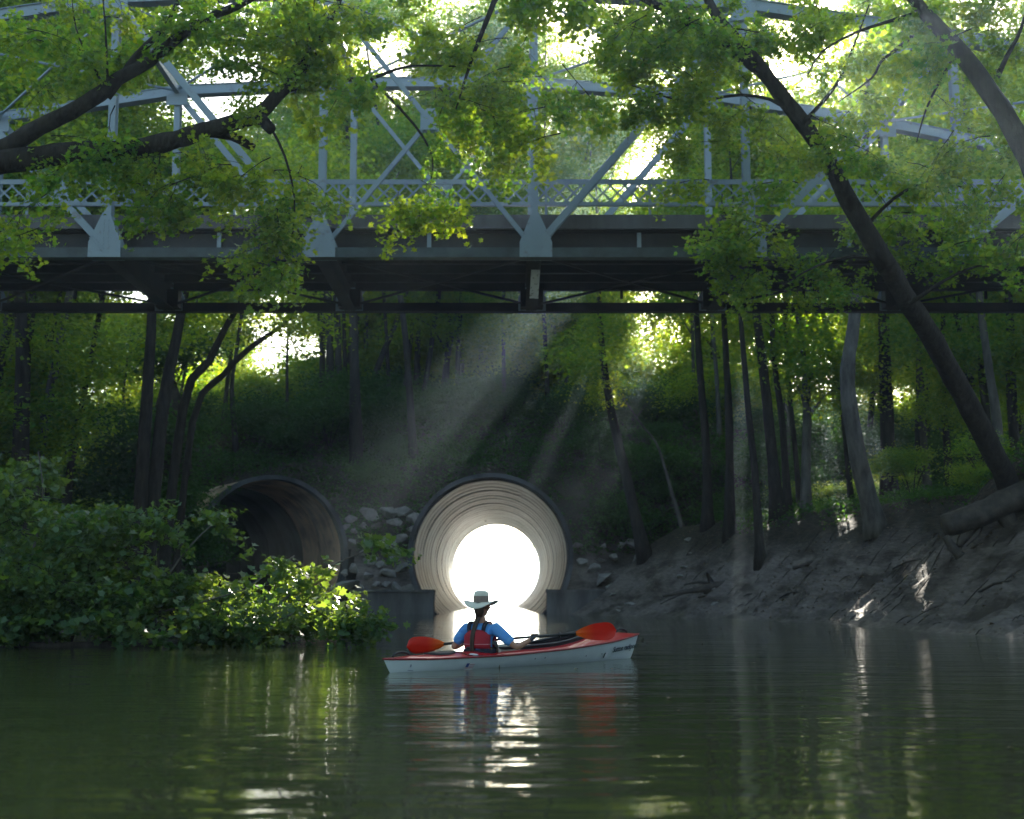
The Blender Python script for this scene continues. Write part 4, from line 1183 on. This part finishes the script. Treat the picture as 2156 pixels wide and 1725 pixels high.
hull_rect(.80, .45, 0, 0, .03, .07, M['dk']); hull_rect(.80, .45, .035, 0, .09, .08, M['decal'])
for t in (.47, .51, .70, .78): hull_rect(t, .72 if t < .6 else .6, 0, 0, .018, .018, M['dk'])
cu = bpy.data.curves.new('lettering', 'FONT'); cu.body = 'Sutton rackport'; cu.size = .105; cu.extrude = .0015; cu.offset = .0015
cu.materials.append(M['dk'])
lt0 = bpy.data.objects.new('lettering', cu); COL.objects.link(lt0)
lm_ = bpy.data.meshes.new_from_object(lt0.evaluated_get(bpy.context.evaluated_depsgraph_get()))
bpy.data.objects.remove(lt0)
lt = link('lettering', lm_, kay)
lt.matrix_local = hull_frame(.838, .62) @ Matrix.Translation((0, 0, .004))

# ------------------------------------------------------------------ person (local: x forward, y left, z up)
PO = Vector((-.36, 15.95, 0))
TW = R(20); RT = Matrix.Rotation(-TW, 3, 'Z')      # upper body twisted left
per = thing('person', 'person seated in the kayak seen from behind in sun hat and red vest', 'person', PO, (0, 0, HD + TW))
def skin_obj(name, nodes, edges, m, parent, sub=2, root=0):
    me = bpy.data.meshes.new(name)
    me.from_pydata([n[:3] for n in nodes], edges, [])
    o = link(name, me, parent)
    me.materials.append(m)
    sm = o.modifiers.new('skin', 'SKIN'); sm.use_smooth_shade = True
    for i, n in enumerate(nodes):
        sv = me.skin_vertices[0].data[i]
        r = n[3]; sv.radius = r if isinstance(r, tuple) else (r, r)
        sv.use_root = (i == root)
    ss = o.modifiers.new('subsurf', 'SUBSURF'); ss.levels = sub; ss.render_levels = sub
    return o
SH = .455
RH = Vector((.42, -.46, .345)); LH = Vector((.10, .31, .275))
RE = Vector((.16, -.40, .225)); LE = Vector((-.12, .32, .215))
RHk, LHk = RH, LH
RH, LH, RE, LE = RT @ RH, RT @ LH, RT @ RE, RT @ LE
# arms approach the shaft from behind/below
def wrist(h, e): return h + (e - h).normalized() * .09 + Vector((0, 0, -.005))
RW, LW = wrist(RH, RE), wrist(LH, LE)
nodes = [(0, 0, .13, (.13, .16)), (-.01, 0, .24, (.11, .135)), (-.01, 0, .36, (.115, .15)), (0, 0, .46, (.085, .11)), (.005, 0, .53, .052), (.012, 0, .585, .052),
         (.02, 0, .64, (.085, .072)), (.02, 0, .71, (.095, .078)), (.02, 0, .77, (.07, .06)),
         (0, .13, SH, .06), (0, .185, SH - .02, .055), (*((Vector((0, .185, SH - .02)) + LE) / 2), .046), (*LE, .038), (*((LE + LW) / 2), .034), (*LW, .026), (*(LH * .7 + LW * .3), .026),
         (0, -.13, SH, .06), (0.01, -.185, SH - .02, .055), (*((Vector((0, -.185, SH - .02)) + RE) / 2), .046), (*RE, .039), (*((RE + RW) / 2), .036), (*RW, .026), (*(RH * .7 + RW * .3), .026),
         (.18, .1, .12, .08), (.45, .12, .16, .07), (.75, .12, .2, .055), (1.1, .1, .1, .045), (1.15, .1, .1, .04), (1.27, .1, .12, .03),
         (.18, -.1, .12, .08), (.45, -.12, .16, .07), (.75, -.12, .2, .055), (1.1, -.1, .1, .045), (1.15, -.1, .1, .04), (1.27, -.1, .12, .03),
         (.11, 0, .60, .03), (.128, 0, .665, .014)]
nodes = [n if not 23 <= i <= 34 else (*(RT @ Vector(n[:3])), n[3]) for i, n in enumerate(nodes)]
edges = [(0, 1), (1, 2), (2, 3), (3, 4), (4, 5), (5, 6), (6, 7), (7, 8), (3, 9), (9, 10), (10, 11), (11, 12), (12, 13), (13, 14), (14, 15), (3, 16), (16, 17), (17, 18), (18, 19), (19, 20), (20, 21), (21, 22),
         (0, 23), (23, 24), (24, 25), (25, 26), (26, 27), (27, 28), (0, 29), (29, 30), (30, 31), (31, 32), (32, 33), (33, 34), (6, 35), (7, 36)]
skin_obj('body', nodes, edges, M['skin'], per)
for s_ in (-1, 1):
    b = MB(); b.tube([(.02, s_ * .083, .655), (.012, s_ * .098, .68), (.015, s_ * .092, .705)], [.012, .018, .012], 6); b.build('ear', M['skin'], per)
    b = MB(); b.tube([(.102, s_ * .032, .69), (.112, s_ * .032, .69)], [.013, .008], 8); b.build('eye', M['vestdark'], per)
b = MB(); b.tube([(.115, -.025, .622), (.122, 0, .620), (.115, .025, .622)], [.003, .006, .003], 6); b.build('mouth', M['seam'], per)
# shirt
def lp_(a, c, f): return tuple(Vector(a) * (1 - f) + Vector(c) * f)
Ls, Rs = (0, .185, SH - .02), (.01, -.185, SH - .02)
nodes = [(0, 0, .12, (.15, .19)), (-.01, 0, .24, (.138, .17)), (-.01, 0, .36, (.145, .185)), (0, 0, .455, (.108, .145)), (.003, 0, .495, .068),
         (0, .14, SH - .005, .075), (*Ls, .074), (*lp_(Ls, LE, .45), .068), (*lp_(Ls, LE, .8), .062),
         (0, -.14, SH - .005, .075), (*Rs, .074), (*lp_(Rs, RE, .45), .07), (*lp_(Rs, RE, .84), .068)]
edges = [(0, 1), (1, 2), (2, 3), (3, 4), (3, 5), (5, 6), (6, 7), (7, 8), (3, 9), (9, 10), (10, 11), (11, 12)]
skin_obj('shirt', nodes, edges, M['shirt'], per)
nodes = [(0.0, 0, .10, (.15, .18)), (.2, .1, .125, .09), (.45, .12, .165, .08), (.7, .12, .2, .068), (.2, -.1, .125, .09), (.45, -.12, .165, .08), (.7, -.12, .2, .068)]
nodes = [(*(RT @ Vector(n[:3])), n[3]) for n in nodes]
skin_obj('shorts', nodes, [(0, 1), (1, 2), (2, 3), (0, 4), (4, 5), (5, 6)], M['short'], per)
# life vest: padded panels wrapped round the torso
def panel(a0, a1, z0, z1, off, th, round_top, name, m, na=16, nz=9, ax=.135, ay=.168):
    vs, fs = [], []
    for side in (0, 1):
        for i in range(na + 1):
            u = i / na; a = a0 + (a1 - a0) * u
            for j in range(nz + 1):
                v = j / nz
                ztop = z1 - (round_top * abs(2 * u - 1) ** 2.6)
                z = z0 + (ztop - z0) * v
                edge = (1 - abs(2 * u - 1) ** 6) * (1 - abs(2 * v - 1) ** 6)
                r_ = off + (th * (.45 + .55 * edge) if side else 0)
                tp_ = 1 - .18 * max(0, (z - .36) / .12)
                vs.append(((ax * tp_ + r_) * math.cos(a) - .01, (ay * tp_ + r_) * math.sin(a), z))
    W = nz + 1; O = (na + 1) * W
    for i in range(na):
        for j in range(nz):
            q = i * W + j
            fs.append((q, q + 1, q + W + 1, q + W)); fs.append((O + q, O + q + W, O + q + W + 1, O + q + 1))
    for i in range(na):
        for j in (0, nz):
            q = i * W + j; fs.append((q, q + W, O + q + W, O + q))
    for j in range(nz):
        for i in (0, na):
            q = i * W + j; fs.append((q, q + 1, O + q + 1, O + q))
    b = MB(); b.add(vs, fs, True); return b.build(name, m, per)
vest = panel(math.pi - .95, math.pi + .95, .215, .43, .008, .045, .07, 'life_vest', M['vest'])
panel(-.9, .9, .215, .43, .008, .05, .07, 'life_vest', M['vest'])
panel(math.pi - 1.75, math.pi + 1.75, .125, .21, .006, .03, .0, 'vest_belt', M['vestdark'], 24)
panel(math.pi - .93, math.pi + .93, .262, .269, .046, .01, 0, 'vest_piping', M['piping'])
for s_ in (-1, 1):
    b = MB(); pts = [(-.135, s_ * .085, .40), (-.135, s_ * .09, .44), (-.10, s_ * .095, .485), (-.03, s_ * .1, .512), (.05, s_ * .1, .50), (.11, s_ * .09, .45), (.135, s_ * .085, .41)]
    sp = spline(pts, 3); vs = []; fs = []
    for i, p in enumerate(sp):
        for dy in (-.024, .024): vs.append((p[0] - .01, p[1] + dy, p[2] + .012)); vs.append((p[0] - .01, p[1] + dy, p[2] + .002))
    for i in range(len(sp) - 1):
        for a, c in ((0, 2), (2, 3), (3, 1), (1, 0)): fs.append((4 * i + a, 4 * i + c, 4 * i + 4 + c, 4 * i + 4 + a))
    b.add(vs, fs, True); b.build('shoulder_strap', M['vestdark'], per)
# hat
b = MB(); vs, fs = [], []
HZ = .735
prof = [(.088, .0), (.205, -.014), (.207, -.011), (.09, .006), (.088, .03), (.086, .085)]
nh = 40
def hatpt(r, z, a):
    dip = 0
    if r > .12:
        w_ = (r - .09) / .117
        dip = w_ * (-.062 * math.cos(a - math.pi) ** 2 * (1 if math.cos(a) < 0 else .5) + .042 * math.sin(a) ** 2)
    return ((r * 1.03) * math.cos(a) + .012, (r * .98) * math.sin(a), HZ + z + dip)
for i in range(nh):
    a = 2 * math.pi * i / nh
    for r, z in [(.088, .0), (.125, -.004), (.165, -.008), (.2, -.013), (.205, -.011), (.165, -.005), (.125, .0), (.09, .006)]: vs.append(hatpt(r, z, a))
k = 8
for i in range(nh):
    j = (i + 1) % nh
    for q in range(k): 
        q2 = (q + 1) % k
        fs.append((i * k + q, i * k + q2, j * k + q2, j * k + q))
b.add(vs, fs, True); b.build('hat_brim', M['hat'], per)
def lathe(pr, name, m):
    b = MB(); vs, fs = [], []; k = len(pr)
    for i in range(nh):
        a = 2 * math.pi * i / nh
        for r, z in pr: vs.append((r * 1.03 * math.cos(a) + .012, r * .98 * math.sin(a), HZ + z))
    for i in range(nh):
        j = (i + 1) % nh
        for q in range(k - 1): fs.append((i * k + q, i * k + q + 1, j * k + q + 1, j * k + q))
    b.add(vs, fs, True); return b.build(name, m, per)
lathe([(.091, .0), (.092, .03), (.089, .078)], 'hat_band', M['hatband'])
lathe([(.0895, .076), (.088, .10), (.08, .122), (.055, .136), (.0, .140)], 'hat_crown', M['hat'])
# hair: nape and long braid
b = MB(); b.tube([(-.045, 0, .73), (-.052, 0, .68), (-.05, 0, .62), (-.052, 0, .57)], [.055, .065, .055, .036], 12)
b.build('hair', M['hair'], per)
b = MB()
bp_ = spline([(-.062, .005, .59), (-.095, .012, .53), (-.155, .02, .45), (-.20, .025, .37), (-.205, .03, .29), (-.20, .03, .20)], 6)
for i, p in enumerate(bp_):
    for s_ in (-1, 1):
        off = s_ * .012
        r = .021 * (1 - .45 * i / len(bp_))
        c = Vector(p) + Vector((0, off, 0))
        b.tube([c + Vector((0, -s_ * .012, .016)), c, c + Vector((0, s_ * .010, -.018))], [r * .5, r, r * .45], 7)
b.build('braid', M['hair'], per)

# paddle
pd = (RHk - LHk); pdw = Matrix.Rotation(HD, 3, 'Z') @ pd; pdw.normalize()
RHw = Matrix.Rotation(HD, 3, 'Z') @ RHk + PO
LHw = Matrix.Rotation(HD, 3, 'Z') @ LHk + PO
pd = RT @ pd
tR = (.735 - RHw.x) / pdw.x; tL = (-.80 - RHw.x) / pdw.x
A_, B_ = RHw + pdw * tL, RHw + pdw * tR
pdl = thing('paddle', 'double bladed paddle with orange red blades held across the kayak', 'paddle', (A_ + B_) / 2, (0, 0, 0))
def ppart(name, b, m): o = b.build(name, m, pdl); o.location = -pdl.location; return o
ppart('shaft', MB().tube([A_, RHw, B_], .0155, 10), M['black'])
MC = (A_ + B_) / 2 + pdw * .42
ppart('drip_ring', MB().tube([B_ - pdw * .2, B_ - pdw * .19], .034, 10), M['black'])
ppart('drip_ring', MB().tube([A_ + pdw * .2, A_ + pdw * .19], .034, 10), M['black'])
def blade(origin, d, roll, lab):
    Z0 = Vector((0, 0, 1)); up = (Z0 - d * Z0.dot(d)).normalized(); nn = d.cross(up)
    rot = Matrix((d, up, nn)).transposed().to_4x4() @ Matrix.Rotation(roll, 4, 'X')
    vs, fs = [], []
    N1, N2 = 18, 8; L = .49
    for side in (1, -1):
        for i in range(N1 + 1):
            u = i / N1; wd = .105 * (math.sin(math.pi * min(1, u ** .82 * .62 + .02)) ** 1.0) * (1 if u < .78 else math.sqrt(max(0, 1 - ((u - .78) / .22) ** 2.4)))
            wd = max(wd, .012)
            for j in range(N2 + 1):
                v = -1 + 2 * j / N2
                vs.append((u * L, v * wd * (1.0 if v > 0 else .93), side * .004 * (1 - v * v) + .03 * math.sin(u * 2.4) - .018 * (1 - v * v) * u + side * .007 * math.exp(-(v / .14) ** 2) * (1 - u)))
    W = N2 + 1; O = (N1 + 1) * W
    for i in range(N1):
        for j in range(N2):
            q = i * W + j; fs.append((q, q + W, q + W + 1, q + 1)); fs.append((O + q, O + q + 1, O + q + W + 1, O + q + W))
    for i in range(N1):
        for j in (0, N2): q = i * W + j; fs.append((q, q + W, O + q + W, O + q))
    b = MB(); b.add(vs, fs, True)
    o = b.build('blade', M['blade'], pdl)
    rot.translation = origin - pdl.location
    o.matrix_local = rot
    return o
blade(B_ - pdw * .02, pdw, R(8), '')
blade(A_ + pdw * .02, -pdw, R(-12), '')

# gloved hands: four fingers and a thumb closed round the shaft
def hand(Hh, Wr, side, name):
    d = pd.normalized()
    back = (Wr - Hh); back = (back - d * back.dot(d)).normalized()
    up = Vector((0, 0, 1)); up = (up - d * up.dot(d)).normalized()
    fwd = -back
    top = (up - fwd * up.dot(fwd)).normalized()
    palm = Hh + back * .035 + top * .012
    nodes = [(*Wr, (.028, .024)), (*palm, (.036, .022))]; edges = [(0, 1)]
    for i, o_ in enumerate((-.033, -.011, .011, .032)):
        ln = (.92, 1.05, 1.0, .82)[i]
        base = len(nodes)
        pts = []
        for ang in (150, 95, 35, -25):
            r = .031 * (1.0 if ang > 0 else .95)
            pts.append(Hh + d * o_ + (fwd * math.cos(R(ang)) * -1 * -1 + top * math.sin(R(ang))) * r * (ln if ang < 90 else 1))
        nodes += [(*pts[0], .0115), (*pts[1], .0105), (*pts[2], .0095), (*pts[3], .0082)]
        edges += [(1, base), (base, base + 1), (base + 1, base + 2), (base + 2, base + 3)]
    base = len(nodes); td = d * (-.05 if side > 0 else .05)
    nodes += [(*(Hh + back * .03 + td * .7 - top * .012), .0125), (*(Hh + td * .8 - top * .03 + fwd * .004), .0105), (*(Hh + td * .55 - top * .028 + fwd * .022), .009)]
    edges += [(1, base), (base, base + 1), (base + 1, base + 2)]
    skin_obj(name, nodes, edges, M['glove'], per, 2)
M['glove'] = mat('dark grey glove', (0.03, 0.035, 0.04), .7)
hand(RH, RW, 1, 'glove'); hand(LH, LW, -1, 'glove')

# ------------------------------------------------------------------ air
if HAZE:
    b = MB(); b.box((-2600, -330, -9.0), (2600, 4600, 46))
    hz = b.mesh('haze', None)
    hm = bpy.data.materials.new('river haze'); hm.use_nodes = True
    n = hm.node_tree.nodes; n.remove(n['Principled BSDF'])
    pv = n.new('ShaderNodeVolumePrincipled'); pv.inputs['Density'].default_value = HAZE; pv.inputs['Color'].default_value = (.68, .88, 1, 1)
    pv.inputs['Anisotropy'].default_value = .7
    hm.node_tree.links.new(pv.outputs[0], n['Material Output'].inputs['Volume'])
    hz.materials.append(hm)
    tag(link('haze', hz), 'thin morning haze over the river', None, None, 'stuff')
